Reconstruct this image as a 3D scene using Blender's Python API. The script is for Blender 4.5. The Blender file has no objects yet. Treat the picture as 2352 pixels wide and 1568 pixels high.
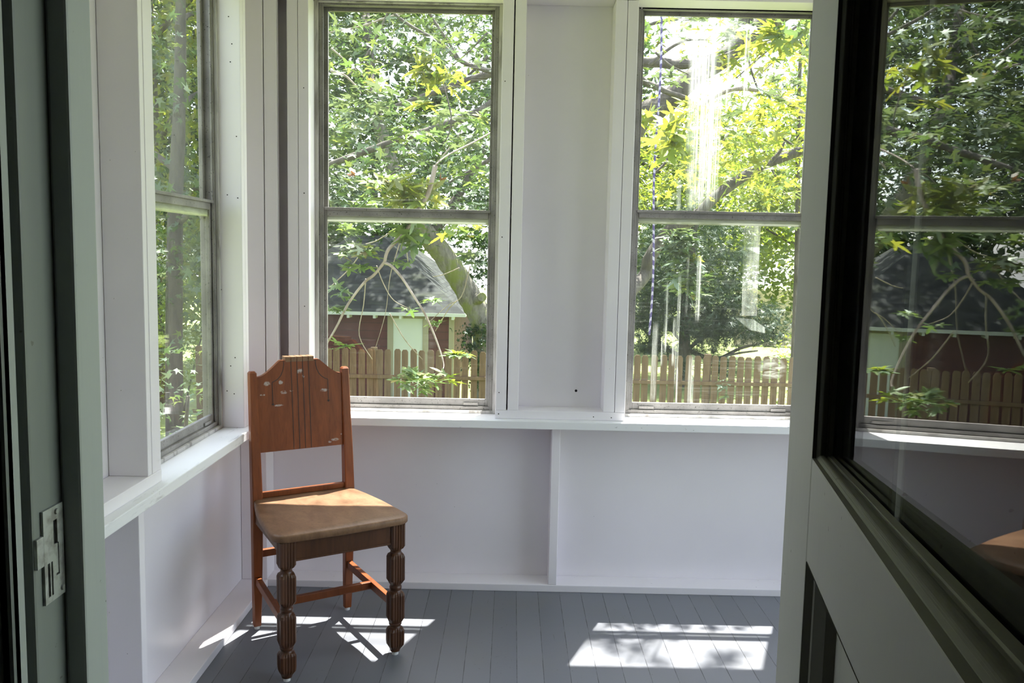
import bpy, bmesh, math, random
import numpy as np
from mathutils import Vector, Matrix

S = bpy.context.scene
COL = S.collection
rad = math.radians

# ------------------------------------------------------------------ camera
F_PX = 1930.66
CAM = np.array([0.9479, -3.2333, 1.3292])
_y, _p, _r = rad(0.0622), rad(-5.8049), rad(1.2064)
_F = np.array([math.sin(_y) * math.cos(_p), math.cos(_y) * math.cos(_p), math.sin(_p)])
_R0 = np.array([math.cos(_y), -math.sin(_y), 0.0])
_U0 = np.cross(_R0, _F)
_R = _R0 * math.cos(_r) + _U0 * math.sin(_r)
_U = -_R0 * math.sin(_r) + _U0 * math.cos(_r)
cd = bpy.data.cameras.new('camera')
cam = bpy.data.objects.new('camera', cd)
COL.objects.link(cam)
cd.sensor_width = 36.0
cd.lens = F_PX / 2352.0 * 36.0
cd.clip_start = 0.01
cd.clip_end = 300
cam.matrix_world = Matrix([[_R[0], _U[0], -_F[0], CAM[0]],
                           [_R[1], _U[1], -_F[1], CAM[1]],
                           [_R[2], _U[2], -_F[2], CAM[2]],
                           [0, 0, 0, 1]])
S.camera = cam


def at(px, py, Y):
    """the point on the plane y = Y that the photograph shows at a pixel"""
    d = _F + _R * (px - 1176) / F_PX - _U * (py - 784) / F_PX
    t = (Y - CAM[1]) / d[1]
    q = CAM + d * t
    return Vector((float(q[0]), float(q[1]), float(q[2])))


# ------------------------------------------------------------------ world, sun, exposure
SUN_DIR = Vector((-0.395, -1.0, -3.02)).normalized()     # travel direction of the sunlight
SUN_STRENGTH = 26.0
SKY_STRENGTH = 0.85
EXPOSURE = 0.45
w = bpy.data.worlds.new('world')
S.world = w
w.use_nodes = True
wn = w.node_tree
for n in list(wn.nodes):
    wn.nodes.remove(n)
sky = wn.nodes.new('ShaderNodeTexSky')
sky.sky_type = 'NISHITA'
sky.sun_disc = False
sky.sun_elevation = rad(70)
sky.sun_rotation = rad(21)
sky.air_density = 1.0
sky.dust_density = 3.0
mixw = wn.nodes.new('ShaderNodeMix')
mixw.data_type = 'RGBA'
mixw.inputs['Factor'].default_value = 0.55
mixw.inputs['B'].default_value = (3.2, 3.3, 3.4, 1)     # thin bright summer cloud over the blue
bg = wn.nodes.new('ShaderNodeBackground')
bg.inputs['Strength'].default_value = SKY_STRENGTH
wo = wn.nodes.new('ShaderNodeOutputWorld')
wn.links.new(sky.outputs[0], mixw.inputs['A'])
wn.links.new(mixw.outputs['Result'], bg.inputs['Color'])
wn.links.new(bg.outputs[0], wo.inputs['Surface'])
sd = bpy.data.lights.new('sun', 'SUN')
sd.energy = SUN_STRENGTH
sd.angle = rad(0.53)
sd.color = (1.0, 0.96, 0.90)
sun = bpy.data.objects.new('sun', sd)
COL.objects.link(sun)
sun.rotation_euler = SUN_DIR.to_track_quat('-Z', 'Y').to_euler()
sun.location = (6, 12, 30)
S.view_settings.view_transform = 'Standard'
S.view_settings.look = 'None'
S.view_settings.exposure = EXPOSURE
S.view_settings.gamma = 1.0
S.view_settings.use_curve_mapping = False
S.cycles.transparent_max_bounces = 16
S.cycles.max_bounces = 10
S.cycles.diffuse_bounces = 7
S.cycles.glossy_bounces = 4
S.cycles.caustics_reflective = False
S.cycles.caustics_refractive = False
S.cycles.sample_clamp_indirect = 6.0

rng = np.random.default_rng(7)
random.seed(7)


# ------------------------------------------------------------------ node helpers
class NT:
    def __init__(self, name):
        self.m = bpy.data.materials.new(name)
        self.m.use_nodes = True
        self.t = self.m.node_tree
        for n in list(self.t.nodes):
            self.t.nodes.remove(n)
        self.out = self.t.nodes.new('ShaderNodeOutputMaterial')

    def n(self, kind, **kw):
        nd = self.t.nodes.new(kind)
        for k, v in kw.items():
            setattr(nd, k, v)
        return nd

    def l(self, a, b):
        self.t.links.new(a, b)

    def put(self, sock, v):
        if hasattr(v, 'is_output'):
            self.l(v, sock)
        else:
            sock.default_value = v

    def math(self, op, a, b=None, c=None, clamp=False):
        nd = self.n('ShaderNodeMath', operation=op, use_clamp=clamp)
        self.put(nd.inputs[0], a)
        if b is not None:
            self.put(nd.inputs[1], b)
        if c is not None:
            self.put(nd.inputs[2], c)
        return nd.outputs[0]

    def coord(self, kind='Object'):
        return self.n('ShaderNodeTexCoord').outputs[kind]

    def mapping(self, vec, scale=(1, 1, 1), loc=(0, 0, 0), rot=(0, 0, 0)):
        nd = self.n('ShaderNodeMapping')
        nd.inputs['Scale'].default_value = scale
        nd.inputs['Location'].default_value = loc
        nd.inputs['Rotation'].default_value = rot
        self.l(vec, nd.inputs['Vector'])
        return nd.outputs[0]

    def noise(self, vec, scale=5, detail=4, rough=0.55, dist=0.0):
        nd = self.n('ShaderNodeTexNoise')
        nd.inputs['Scale'].default_value = scale
        nd.inputs['Detail'].default_value = detail
        nd.inputs['Roughness'].default_value = rough
        nd.inputs['Distortion'].default_value = dist
        self.l(vec, nd.inputs['Vector'])
        return nd.outputs[0]

    def ramp(self, fac, stops, interp='LINEAR'):
        nd = self.n('ShaderNodeValToRGB')
        cr = nd.color_ramp
        cr.interpolation = interp
        while len(cr.elements) > 1:
            cr.elements.remove(cr.elements[-1])
        for i, (p, c) in enumerate(stops):
            e = cr.elements[0] if i == 0 else cr.elements.new(p)
            e.position = p
            e.color = (c[0], c[1], c[2], 1) if len(c) == 3 else c
        self.l(fac, nd.inputs[0])
        return nd.outputs[0]

    def mixc(self, fac, a, b, blend='MIX'):
        nd = self.n('ShaderNodeMix', data_type='RGBA', blend_type=blend)
        self.put(nd.inputs['Factor'], fac)
        self.put(nd.inputs['A'], a if hasattr(a, 'is_output') else (*a, 1) if len(a) == 3 else a)
        self.put(nd.inputs['B'], b if hasattr(b, 'is_output') else (*b, 1) if len(b) == 3 else b)
        return nd.outputs['Result']

    def step(self, v, lo, hi):
        nd = self.n('ShaderNodeMapRange', clamp=True)
        self.put(nd.inputs['Value'], v)
        nd.inputs['From Min'].default_value = lo
        nd.inputs['From Max'].default_value = hi
        return nd.outputs[0]

    def principled(self, color, rough=0.5, metal=0.0, normal=None, spec=0.5):
        b = self.n('ShaderNodeBsdfPrincipled')
        self.put(b.inputs['Base Color'], color if hasattr(color, 'is_output') else (*color, 1))
        self.put(b.inputs['Roughness'], rough)
        self.put(b.inputs['Metallic'], metal)
        self.put(b.inputs['Specular IOR Level'], spec)
        if normal is not None:
            self.l(normal, b.inputs['Normal'])
        self.l(b.outputs[0], self.out.inputs['Surface'])
        return b

    def bump(self, h, strength=0.2, dist=0.002):
        nd = self.n('ShaderNodeBump')
        nd.inputs['Strength'].default_value = strength
        nd.inputs['Distance'].default_value = dist
        self.l(h, nd.inputs['Height'])
        return nd.outputs[0]


def mat_paint(name, col, rough=0.42, speck=0.72, wear=0.0, wear_col=(0.25, 0.22, 0.19), bump=0.12, grain=(30, 30, 2)):
    k = NT(name)
    c = k.coord()
    big = k.noise(c, 2.2, 3)
    colr = k.mixc(k.step(big, 0.3, 0.7), tuple(x * 0.94 for x in col), col)
    spk = k.noise(c, 95, 2, 0.5)
    m = k.step(spk, speck, speck + 0.03)
    sel = k.step(k.noise(c, 6, 2), 0.52, 0.6)
    colr = k.mixc(k.math('MULTIPLY', k.math('MULTIPLY', m, sel), 0.75), colr, (0.10, 0.085, 0.07))
    if wear > 0:
        g = k.noise(k.mapping(c, grain), 1.0, 5, 0.6)
        colr = k.mixc(k.math('MULTIPLY', k.step(g, 0.62 - 0.25 * wear, 0.72 - 0.2 * wear), min(1, wear + 0.25)), colr, wear_col)
    h = k.noise(k.mapping(c, (grain[0] * 2, grain[1] * 2, grain[2] * 6)), 1.0, 4, 0.6)
    k.principled(colr, rough, normal=k.bump(h, bump, 0.0015))
    return k.m


def mat_wood(name, c1, c2, rough=0.35, scale=(14, 14, 1.6), scuffs=None, coat=0.0):
    k = NT(name)
    c = k.coord()
    g = k.noise(k.mapping(c, scale), 2.0, 6, 0.6, 0.6)
    fine = k.noise(k.mapping(c, tuple(s * 9 for s in scale[:2]) + (scale[2] * 5,)), 1.5, 3, 0.6)
    col = k.mixc(k.step(g, 0.32, 0.68), c1, c2)
    col = k.mixc(k.math('MULTIPLY', k.step(fine, 0.5, 0.75), 0.35), col, tuple(x * 0.45 for x in c1))
    if scuffs:
        sep = k.n('ShaderNodeSeparateXYZ')
        k.l(c, sep.inputs[0])
        tot = None
        nz = k.noise(c, 70, 4, 0.7)
        for (x, z, rx, rz) in scuffs:
            dx = k.math('DIVIDE', k.math('SUBTRACT', sep.outputs[0], x), rx)
            dz = k.math('DIVIDE', k.math('SUBTRACT', sep.outputs[2], z), rz)
            d = k.math('ADD', k.math('MULTIPLY', dx, dx), k.math('MULTIPLY', dz, dz))
            d = k.math('SUBTRACT', 1.15, d, clamp=True)
            tot = d if tot is None else k.math('MAXIMUM', tot, d)
        msk = k.step(k.math('MULTIPLY', tot, nz), 0.36, 0.55)
        col = k.mixc(k.math('MULTIPLY', msk, 0.7), col, (0.50, 0.47, 0.45))
    b = k.principled(col, rough, normal=k.bump(fine, 0.12, 0.0008), spec=0.32)
    b.inputs['Coat Weight'].default_value = coat
    return k.m


# ------------------------------------------------------------------ materials
M = {}
M['paint'] = mat_paint('white_paint', (0.80, 0.765, 0.795))
M['panel'] = mat_paint('white_panel_paint', (0.80, 0.765, 0.80), rough=0.38, speck=0.76, bump=0.08)
M['trim'] = mat_paint('white_trim_paint', (0.825, 0.785, 0.815), rough=0.4, speck=0.765)
M['sill'] = mat_paint('white_sill_paint', (0.84, 0.84, 0.85), rough=0.38, speck=0.70, bump=0.15, grain=(4, 50, 50))
M['sill_side'] = mat_paint('chipped_sill_paint', (0.84, 0.84, 0.85), rough=0.38, speck=0.70, wear=0.07, wear_col=(0.06, 0.055, 0.05), bump=0.15, grain=(55, 7, 55))
M['jamb'] = mat_paint('old_jamb_paint', (0.40, 0.43, 0.41), rough=0.5, wear=0.12, wear_col=(0.30, 0.33, 0.34), grain=(45, 45, 2))
M['rabbet'] = mat_paint('shaded_rabbet_paint', (0.22, 0.24, 0.225), rough=0.5, wear=0.15, wear_col=(0.14, 0.15, 0.15), grain=(45, 45, 2))  # worn jamb paint, darkened to stand in for the shade on the hall side
M['door'] = mat_paint('old_door_paint', (0.60, 0.60, 0.56), rough=0.5, wear=0.10, wear_col=(0.45, 0.45, 0.42), grain=(40, 40, 2.5))
M['mould'] = mat_paint('door_moulding_paint', (0.24, 0.235, 0.20), rough=0.45, wear=0.15, wear_col=(0.25, 0.24, 0.2))
M['blind'] = mat_paint('weathered_stop_wood', (0.50, 0.48, 0.46), rough=0.6, wear=0.45, wear_col=(0.16, 0.145, 0.13), grain=(25, 25, 4))
M['house'] = mat_paint('grey_house_wall_paint', (0.46, 0.45, 0.45), rough=0.6)
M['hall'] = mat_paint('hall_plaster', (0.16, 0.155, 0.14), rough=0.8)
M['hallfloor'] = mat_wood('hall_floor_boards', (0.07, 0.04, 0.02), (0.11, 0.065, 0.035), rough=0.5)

k = NT('weathered_aluminium')
c = k.coord()
sp = k.noise(c, 160, 3, 0.6)
big = k.noise(c, 9, 3)
col = k.mixc(k.step(big, 0.35, 0.65), (0.20, 0.188, 0.18), (0.32, 0.303, 0.29))
col = k.mixc(k.step(sp, 0.62, 0.70), col, (0.06, 0.055, 0.05))
k.principled(col, 0.55, metal=0.25, normal=k.bump(sp, 0.2, 0.0006))
M['alu'] = k.m

k = NT('painted_steel_strike')
c = k.coord()
col = k.mixc(k.step(k.noise(c, 60, 4), 0.45, 0.62), (0.48, 0.50, 0.47), (0.30, 0.29, 0.27))
k.principled(col, 0.4, metal=0.2)
M['steel'] = k.m
k = NT('dark_hole')
k.principled((0.012, 0.011, 0.010), 0.8)
M['hole'] = k.m
k = NT('nylon_glide')
k.principled((0.75, 0.75, 0.72), 0.4)
M['glide'] = k.m

# grey painted tongue and groove floor, boards run along y
k = NT('grey_floor_paint')
c = k.coord()
sep = k.n('ShaderNodeSeparateXYZ')
k.l(c, sep.inputs[0])
bw = 0.0857
u = k.math('DIVIDE', k.math('ADD', sep.outputs[0], 5.01), bw)
fr = k.math('FRACT', u)
idx = k.math('FLOOR', u)
edge = k.math('ABSOLUTE', k.math('SUBTRACT', fr, 0.5))
gap = k.step(edge, 0.484, 0.492)
wn1 = k.n('ShaderNodeTexWhiteNoise', noise_dimensions='1D')
k.l(idx, wn1.inputs['W'])
base = k.mixc(wn1.outputs[0], (0.140, 0.146, 0.168), (0.170, 0.176, 0.200))
base = k.mixc(k.math('MULTIPLY', k.step(k.noise(c, 3.2, 4), 0.5, 0.8), 0.5), base, (0.16, 0.155, 0.15))
sc = k.noise(k.mapping(c, (60, 6, 1)), 1.0, 5, 0.7)
base = k.mixc(k.math('MULTIPLY', k.step(sc, 0.66, 0.74), 0.45), base, (0.06, 0.055, 0.055))
sp = k.noise(c, 70, 3, 0.6)
base = k.mixc(k.math('MULTIPLY', k.math('MULTIPLY', k.step(sp, 0.68, 0.72), k.step(k.noise(c, 3, 2), 0.5, 0.6)), 0.7), base, (0.05, 0.045, 0.04))
gn = k.noise(k.mapping(c, (1, 7, 1)), 2.0, 3, 0.7)
base = k.mixc(k.math('MULTIPLY', gap, k.step(gn, 0.3, 0.6)), base, (0.025, 0.025, 0.028))
h = k.math('ADD', k.math('MULTIPLY', gap, -1.0), k.math('MULTIPLY', k.noise(c, 40, 4), 0.25))
k.principled(base, 0.42, normal=k.bump(h, 0.35, 0.0015))
M['floor'] = k.m

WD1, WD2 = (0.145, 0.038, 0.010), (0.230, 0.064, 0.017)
SCUFFS = [(-0.118, 0.868, 0.018, 0.012), (-0.001, 0.905, 0.016, 0.018), (-0.060, 0.835, 0.02, 0.011), (-0.035, 0.838, 0.012, 0.005),
          (0.084, 0.833, 0.03, 0.009), (0.012, 0.888, 0.008, 0.011), (-0.079, 0.790, 0.025, 0.006), (-0.135, 0.83, 0.014, 0.006),
          (0.120, 0.652, 0.036, 0.008), (0.100, 0.646, 0.010, 0.008), (0.145, 0.67, 0.006, 0.005), (-0.07, 0.87, 0.012, 0.011)]
M['wood'] = mat_wood('chair_walnut', WD1, WD2, rough=0.40, coat=0.04)
M['wood_back'] = mat_wood('chair_back_veneer', WD1, WD2, rough=0.42, scuffs=SCUFFS, coat=0.04)
M['wood_seat'] = mat_wood('chair_seat_worn', (0.148, 0.076, 0.040), (0.25, 0.142, 0.080), rough=0.42, scale=(9, 5, 9))
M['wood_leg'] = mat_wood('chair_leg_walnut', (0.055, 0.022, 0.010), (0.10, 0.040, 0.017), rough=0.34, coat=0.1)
k = NT('groove_dark')
k.principled((0.035, 0.012, 0.005), 0.5)
M['groove'] = k.m


# glass: clear pane with a little reflection and the dirt that is on it
def mat_glass(name, streaks=(), film=0.02, wipe=0.0, patches=(), bands=()):
    k = NT(name)
    geo = k.n('ShaderNodeNewGeometry')
    dot = k.n('ShaderNodeVectorMath', operation='DOT_PRODUCT')
    k.l(geo.outputs['Normal'], dot.inputs[0])
    k.l(geo.outputs['Incoming'], dot.inputs[1])
    ca = k.math('ABSOLUTE', dot.outputs['Value'])
    om = k.math('SUBTRACT', 1.0, ca, clamp=True)
    fres = k.math('ADD', k.math('MULTIPLY', k.math('POWER', om, 5.0), 0.96), 0.04)
    tr = k.n('ShaderNodeBsdfTransparent')
    tr.inputs['Color'].default_value = (0.97, 0.985, 0.975, 1)
    gl = k.n('ShaderNodeBsdfGlossy')
    gl.inputs['Roughness'].default_value = 0.0
    mx = k.n('ShaderNodeMixShader')
    k.l(fres, mx.inputs[0])
    k.l(tr.outputs[0], mx.inputs[1])
    k.l(gl.outputs[0], mx.inputs[2])
    last = mx.outputs[0]
    c = k.coord()
    sep = k.n('ShaderNodeSeparateXYZ')
    k.l(c, sep.inputs[0])
    X, Z = sep.outputs[0], sep.outputs[2]
    fine = k.noise(k.mapping(c, (420, 420, 30)), 1.0, 4, 0.7)
    vst = k.noise(k.mapping(c, (160, 160, 1.2)), 1.0, 3, 0.6)
    grit = k.noise(c, 260, 2, 0.6)
    tot = k.math('MULTIPLY', k.math('ADD', 0.4, k.noise(c, 4, 3)), film)
    tot = k.math('ADD', tot, k.math('MULTIPLY', k.step(k.noise(c, 330, 1, 0.5), 0.78, 0.82), 0.25))
    for (x, wd, z0, z1, s) in streaks:
        dx = k.math('DIVIDE', k.math('SUBTRACT', X, k.math('ADD', x, k.math('MULTIPLY', k.math('SUBTRACT', k.noise(k.mapping(c, (0, 0, 3)), 1, 2), 0.5), wd * 0.8))), wd)
        g = k.math('POWER', 2.718, k.math('MULTIPLY', k.math('MULTIPLY', k.math('MULTIPLY', dx, dx), k.math('MULTIPLY', dx, dx)), -1.0))
        zz = k.math('MULTIPLY', k.step(Z, z0, z0 + 0.12 * (z1 - z0)), k.step(Z, z1, z1 - 0.12 * (z1 - z0)))
        tex = k.math('ADD', k.math('MULTIPLY', k.step(vst, 0.42, 0.66), 0.75), k.math('MULTIPLY', k.step(fine, 0.45, 0.7), 0.4))
        tot = k.math('ADD', tot, k.math('MULTIPLY', k.math('MULTIPLY', g, zz), k.math('MULTIPLY', tex, s)))
    for (x, z, rx, rz, s) in patches:
        dx = k.math('DIVIDE', k.math('SUBTRACT', X, x), rx)
        dz = k.math('DIVIDE', k.math('SUBTRACT', Z, z), rz)
        d = k.math('SUBTRACT', 1.0, k.math('ADD', k.math('MULTIPLY', dx, dx), k.math('MULTIPLY', dz, dz)), clamp=True)
        tex = k.step(k.noise(k.mapping(c, (18, 18, 60), rot=(0, 0.5, 0)), 1.0, 4, 0.6, 0.8), 0.4, 0.7)
        tot = k.math('ADD', tot, k.math('MULTIPLY', k.math('MULTIPLY', d, tex), s))
    for (z0, z1, s) in bands:
        zz = k.math('MULTIPLY', k.step(Z, z0, z0 + 0.006), k.step(Z, z1, z1 - 0.006))
        tot = k.math('ADD', tot, k.math('MULTIPLY', k.math('MULTIPLY', zz, k.math('ADD', 0.5, k.noise(k.mapping(c, (10, 10, 40)), 1, 3))), s))
    if wipe > 0:
        arc = k.noise(k.mapping(c, (5, 5, 130), rot=(0, 0.10, 0)), 1.0, 3, 0.6, 0.3)
        area = k.step(k.noise(c, 2.6, 2), 0.45, 0.62)
        tot = k.math('ADD', tot, k.math('MULTIPLY', k.math('MULTIPLY', k.step(arc, 0.55, 0.75), area), wipe))
    df = k.n('ShaderNodeBsdfDiffuse')
    df.inputs['Color'].default_value = (0.75, 0.76, 0.74, 1)
    tl = k.n('ShaderNodeBsdfTranslucent')
    tl.inputs['Color'].default_value = (0.80, 0.82, 0.80, 1)
    dm = k.n('ShaderNodeMixShader')
    dm.inputs[0].default_value = 0.7
    k.l(df.outputs[0], dm.inputs[1])
    k.l(tl.outputs[0], dm.inputs[2])
    m2 = k.n('ShaderNodeMixShader')
    k.l(k.math('MINIMUM', tot, 0.85), m2.inputs[0])
    k.l(last, m2.inputs[1])
    k.l(dm.outputs[0], m2.inputs[2])
    k.l(m2.outputs[0], k.out.inputs['Surface'])
    return k.m


M['glass_a_up'] = mat_glass('dusty_glass_left_upper', film=0.006, wipe=0.09)
M['glass_a_lo'] = mat_glass('dusty_glass_left_lower', film=0.002, wipe=0.010, bands=[(1.448, 1.475, 0.5)],
                            patches=[(0.26, 1.38, 0.12, 0.10, 0.06), (0.62, 0.95, 0.03, 0.25, 0.02)])
M['glass_b_up'] = mat_glass('streaked_glass_right_upper', film=0.006, wipe=0.04,
                            streaks=[(1.690, 0.044, 1.52, 2.20, 0.75), (1.640, 0.016, 1.75, 2.2, 0.55), (1.742, 0.012, 1.55, 2.05, 0.25),
                                     (1.775, 0.006, 1.9, 2.2, 0.6), (1.845, 0.008, 1.95, 2.25, 0.35), (1.60, 0.008, 1.52, 1.65, 0.4),
                                     (1.645, 0.014, 1.52, 1.72, 0.3)],
                            patches=[(1.68, 2.24, 0.16, 0.12, 0.5)])
M['glass_b_lo'] = mat_glass('streaked_glass_right_lower', film=0.005, wipe=0.03, bands=[(1.466, 1.492, 0.35)],
                            streaks=[(1.525, 0.010, 0.74, 1.08, 0.28), (1.615, 0.006, 0.8, 1.28, 0.28), (1.690, 0.008, 1.08, 1.35, 0.28),
                                     (1.565, 0.007, 0.95, 1.25, 0.3), (1.600, 0.005, 0.9, 1.1, 0.4), (1.555, 0.004, 0.9, 1.02, 0.35),
                                     (1.645, 0.004, 1.1, 1.35, 0.25), (1.675, 0.012, 0.74, 0.95, 0.22), (1.62, 0.004, 0.74, 0.9, 0.4)],
                            patches=[(2.00, 0.90, 0.06, 0.05, 0.28)])
M['glass_c'] = mat_glass('dusty_glass_side', film=0.007, wipe=0.03, bands=[(1.440, 1.470, 0.45)])
M['glass_d'] = mat_glass('door_glass', film=0.006, wipe=0.012)
M['glass_plain'] = mat_glass('plain_glass', film=0.02)

# plants
LEAF_ALBEDO = 0.36


def mat_leaf(name, cols, trans=0.5, gloss=0.05, trans_boost=(1.15, 1.12, 0.65)):
    k = NT(name)
    geo = k.n('ShaderNodeNewGeometry')
    n = len(cols)
    cols = [tuple(v * LEAF_ALBEDO for v in cc) for cc in cols]
    col = k.ramp(geo.outputs['Random Per Island'], [(i / max(1, n - 1), cc) for i, cc in enumerate(cols)])
    df = k.n('ShaderNodeBsdfDiffuse')
    k.l(col, df.inputs['Color'])
    tl = k.n('ShaderNodeBsdfTranslucent')
    k.l(k.mixc(1.0, col, trans_boost, 'MULTIPLY'), tl.inputs['Color'])
    m = k.n('ShaderNodeMixShader')
    m.inputs[0].default_value = trans
    k.l(df.outputs[0], m.inputs[1])
    k.l(tl.outputs[0], m.inputs[2])
    g = k.n('ShaderNodeBsdfGlossy')
    g.inputs['Roughness'].default_value = 0.42
    g.inputs['Color'].default_value = (0.9, 1.0, 0.95, 1)
    m2 = k.n('ShaderNodeMixShader')
    m2.inputs[0].default_value = gloss * 0.5
    k.l(m.outputs[0], m2.inputs[1])
    k.l(g.outputs[0], m2.inputs[2])
    k.l(m2.outputs[0], k.out.inputs['Surface'])
    return k.m


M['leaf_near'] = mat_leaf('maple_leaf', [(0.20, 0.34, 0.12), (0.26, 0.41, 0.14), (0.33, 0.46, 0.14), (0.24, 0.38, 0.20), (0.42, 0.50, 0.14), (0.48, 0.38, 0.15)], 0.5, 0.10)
M['leaf_yellow'] = mat_leaf('young_maple_leaf', [(0.36, 0.52, 0.07), (0.46, 0.58, 0.09), (0.55, 0.56, 0.11), (0.34, 0.52, 0.10)], 0.68, 0.07)
M['leaf_pale'] = mat_leaf('pale_maple_leaf', [(0.30, 0.40, 0.26), (0.22, 0.34, 0.18), (0.36, 0.44, 0.30), (0.16, 0.28, 0.10)], 0.35, 0.16)
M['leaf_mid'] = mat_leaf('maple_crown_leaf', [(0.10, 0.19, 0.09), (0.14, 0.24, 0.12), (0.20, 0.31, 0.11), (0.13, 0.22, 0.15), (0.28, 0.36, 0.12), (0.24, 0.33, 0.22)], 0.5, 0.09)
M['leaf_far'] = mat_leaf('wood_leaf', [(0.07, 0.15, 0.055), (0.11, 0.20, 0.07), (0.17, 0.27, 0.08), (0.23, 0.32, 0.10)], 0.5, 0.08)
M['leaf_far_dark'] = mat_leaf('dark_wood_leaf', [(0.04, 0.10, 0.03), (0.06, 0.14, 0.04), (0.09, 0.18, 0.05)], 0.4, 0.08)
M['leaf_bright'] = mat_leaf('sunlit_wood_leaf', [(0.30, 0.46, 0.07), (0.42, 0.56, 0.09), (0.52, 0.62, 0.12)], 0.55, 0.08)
M['needle'] = mat_leaf('yew_needle', [(0.025, 0.060, 0.022), (0.04, 0.085, 0.03), (0.06, 0.12, 0.045)], 0.25, 0.06)
M['dead_leaf'] = mat_leaf('dead_leaf', [(0.30, 0.13, 0.05), (0.38, 0.18, 0.07)], 0.4, 0.05, (1.1, 0.9, 0.7))


def mat_bark(name, c1, c2, moss=0.0):
    k = NT(name)
    c = k.coord()
    g = k.noise(k.mapping(c, (9, 9, 2.2)), 2.0, 6, 0.65, 0.5)
    col = k.mixc(k.step(g, 0.35, 0.65), c1, c2)
    if moss > 0:
        geo = k.n('ShaderNodeNewGeometry')
        mm = k.step(k.noise(c, 2.2, 5, 0.65), 0.62 - 0.3 * moss, 0.70 - 0.2 * moss)
        col = k.mixc(k.math('MULTIPLY', mm, 0.85), col, (0.13, 0.15, 0.03))
    k.principled(col, 0.85, normal=k.bump(g, 0.8, 0.02))
    return k.m


M['bark'] = mat_bark('grey_bark', (0.035, 0.029, 0.024), (0.085, 0.074, 0.062))
M['bark_moss'] = mat_bark('mossy_bark', (0.085, 0.076, 0.062), (0.19, 0.175, 0.15), 0.45)
M['bark_pale'] = mat_bark('pale_twig_bark', (0.14, 0.112, 0.085), (0.27, 0.235, 0.20))

k = NT('lawn')
c = k.coord()
col = k.ramp(k.noise(c, 1.6, 6, 0.7), [(0.3, (0.10, 0.135, 0.035)), (0.55, (0.19, 0.24, 0.06)), (0.75, (0.27, 0.31, 0.09))])
k.principled(col, 0.9, normal=k.bump(k.noise(c, 30, 4), 0.6, 0.03))
M['lawn'] = k.m
M['fence'] = mat_wood('fence_cedar', (0.092, 0.056, 0.030), (0.16, 0.104, 0.058), rough=0.8, scale=(9, 9, 1.2))
M['fence_pale'] = mat_wood('stockade_pine', (0.38, 0.32, 0.22), (0.50, 0.43, 0.30), rough=0.8, scale=(9, 9, 1.2))
k = NT('asphalt_shingle')
c = k.coord('UV')
sep = k.n('ShaderNodeSeparateXYZ')
k.l(c, sep.inputs[0])
row = k.math('DIVIDE', sep.outputs[1], 0.14)
fr = k.math('FRACT', row)
ri = k.math('FLOOR', row)
tab = k.math('DIVIDE', k.math('ADD', sep.outputs[0], k.math('MULTIPLY', ri, 0.137)), 0.26)
wv = k.n('ShaderNodeTexWhiteNoise', noise_dimensions='2D')
cmb = k.n('ShaderNodeCombineXYZ')
k.l(k.math('FLOOR', tab), cmb.inputs[0])
k.l(ri, cmb.inputs[1])
k.l(cmb.outputs[0], wv.inputs['Vector'])
col = k.mixc(wv.outputs[0], (0.018, 0.021, 0.021), (0.046, 0.051, 0.049))
col = k.mixc(k.step(k.noise(c, 2.0, 4), 0.5, 0.7), col, (0.045, 0.052, 0.038))
lip = k.step(fr, 0.16, 0.06)
col = k.mixc(k.math('MULTIPLY', lip, 0.85), col, (0.02, 0.02, 0.02))
vg = k.step(k.math('ABSOLUTE', k.math('SUBTRACT', k.math('FRACT', tab), 0.5)), 0.47, 0.49)
col = k.mixc(k.math('MULTIPLY', vg, 0.6), col, (0.03, 0.03, 0.03))
k.principled(col, 0.85, normal=k.bump(fr, 0.8, 0.02), spec=0.12)
M['shingle'] = k.m
k = NT('dark_red_siding')
c = k.coord()
sep = k.n('ShaderNodeSeparateXYZ')
k.l(c, sep.inputs[0])
fr = k.math('FRACT', k.math('DIVIDE', sep.outputs[2], 0.19))
col = k.mixc(k.step(k.noise(c, 3, 4), 0.35, 0.7), (0.060, 0.012, 0.014), (0.092, 0.022, 0.024))
col = k.mixc(k.step(fr, 0.08, 0.03), col, (0.02, 0.01, 0.01))
k.principled(col, 0.7)
M['red'] = k.m
M['beige'] = mat_paint('garage_trim_paint', (0.26, 0.235, 0.18), rough=0.6)
M['gdoor'] = mat_paint('garage_white_paint', (0.50, 0.53, 0.54), rough=0.5)
k = NT('purple_rope')
c = k.coord()
sep = k.n('ShaderNodeSeparateXYZ')
k.l(c, sep.inputs[0])
ang = k.math('ARCTAN2', sep.outputs[1], sep.outputs[0])
tw = k.math('FRACT', k.math('ADD', k.math('DIVIDE', ang, 6.2832), k.math('DIVIDE', sep.outputs[2], 0.055)))
col = k.mixc(k.step(tw, 0.55, 0.62), (0.050, 0.035, 0.13), (0.30, 0.28, 0.38))
k.principled(col, 0.7)
M['rope'] = k.m
k = NT('cloudy_plastic')
tr = k.n('ShaderNodeBsdfTransparent')
tl = k.n('ShaderNodeBsdfTranslucent')
tl.inputs['Color'].default_value = (0.85, 0.87, 0.86, 1)
df = k.n('ShaderNodeBsdfDiffuse')
df.inputs['Color'].default_value = (0.8, 0.8, 0.8, 1)
a = k.n('ShaderNodeMixShader')
a.inputs[0].default_value = 0.5
k.l(tl.outputs[0], a.inputs[1])
k.l(df.outputs[0], a.inputs[2])
b = k.n('ShaderNodeMixShader')
c = k.coord()
k.l(k.math('ADD', 0.10, k.math('MULTIPLY', k.step(k.noise(k.mapping(c, (60, 60, 2)), 1, 3), 0.4, 0.7), 0.18)), b.inputs[0])
k.l(tr.outputs[0], b.inputs[1])
k.l(a.outputs[0], b.inputs[2])
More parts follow.
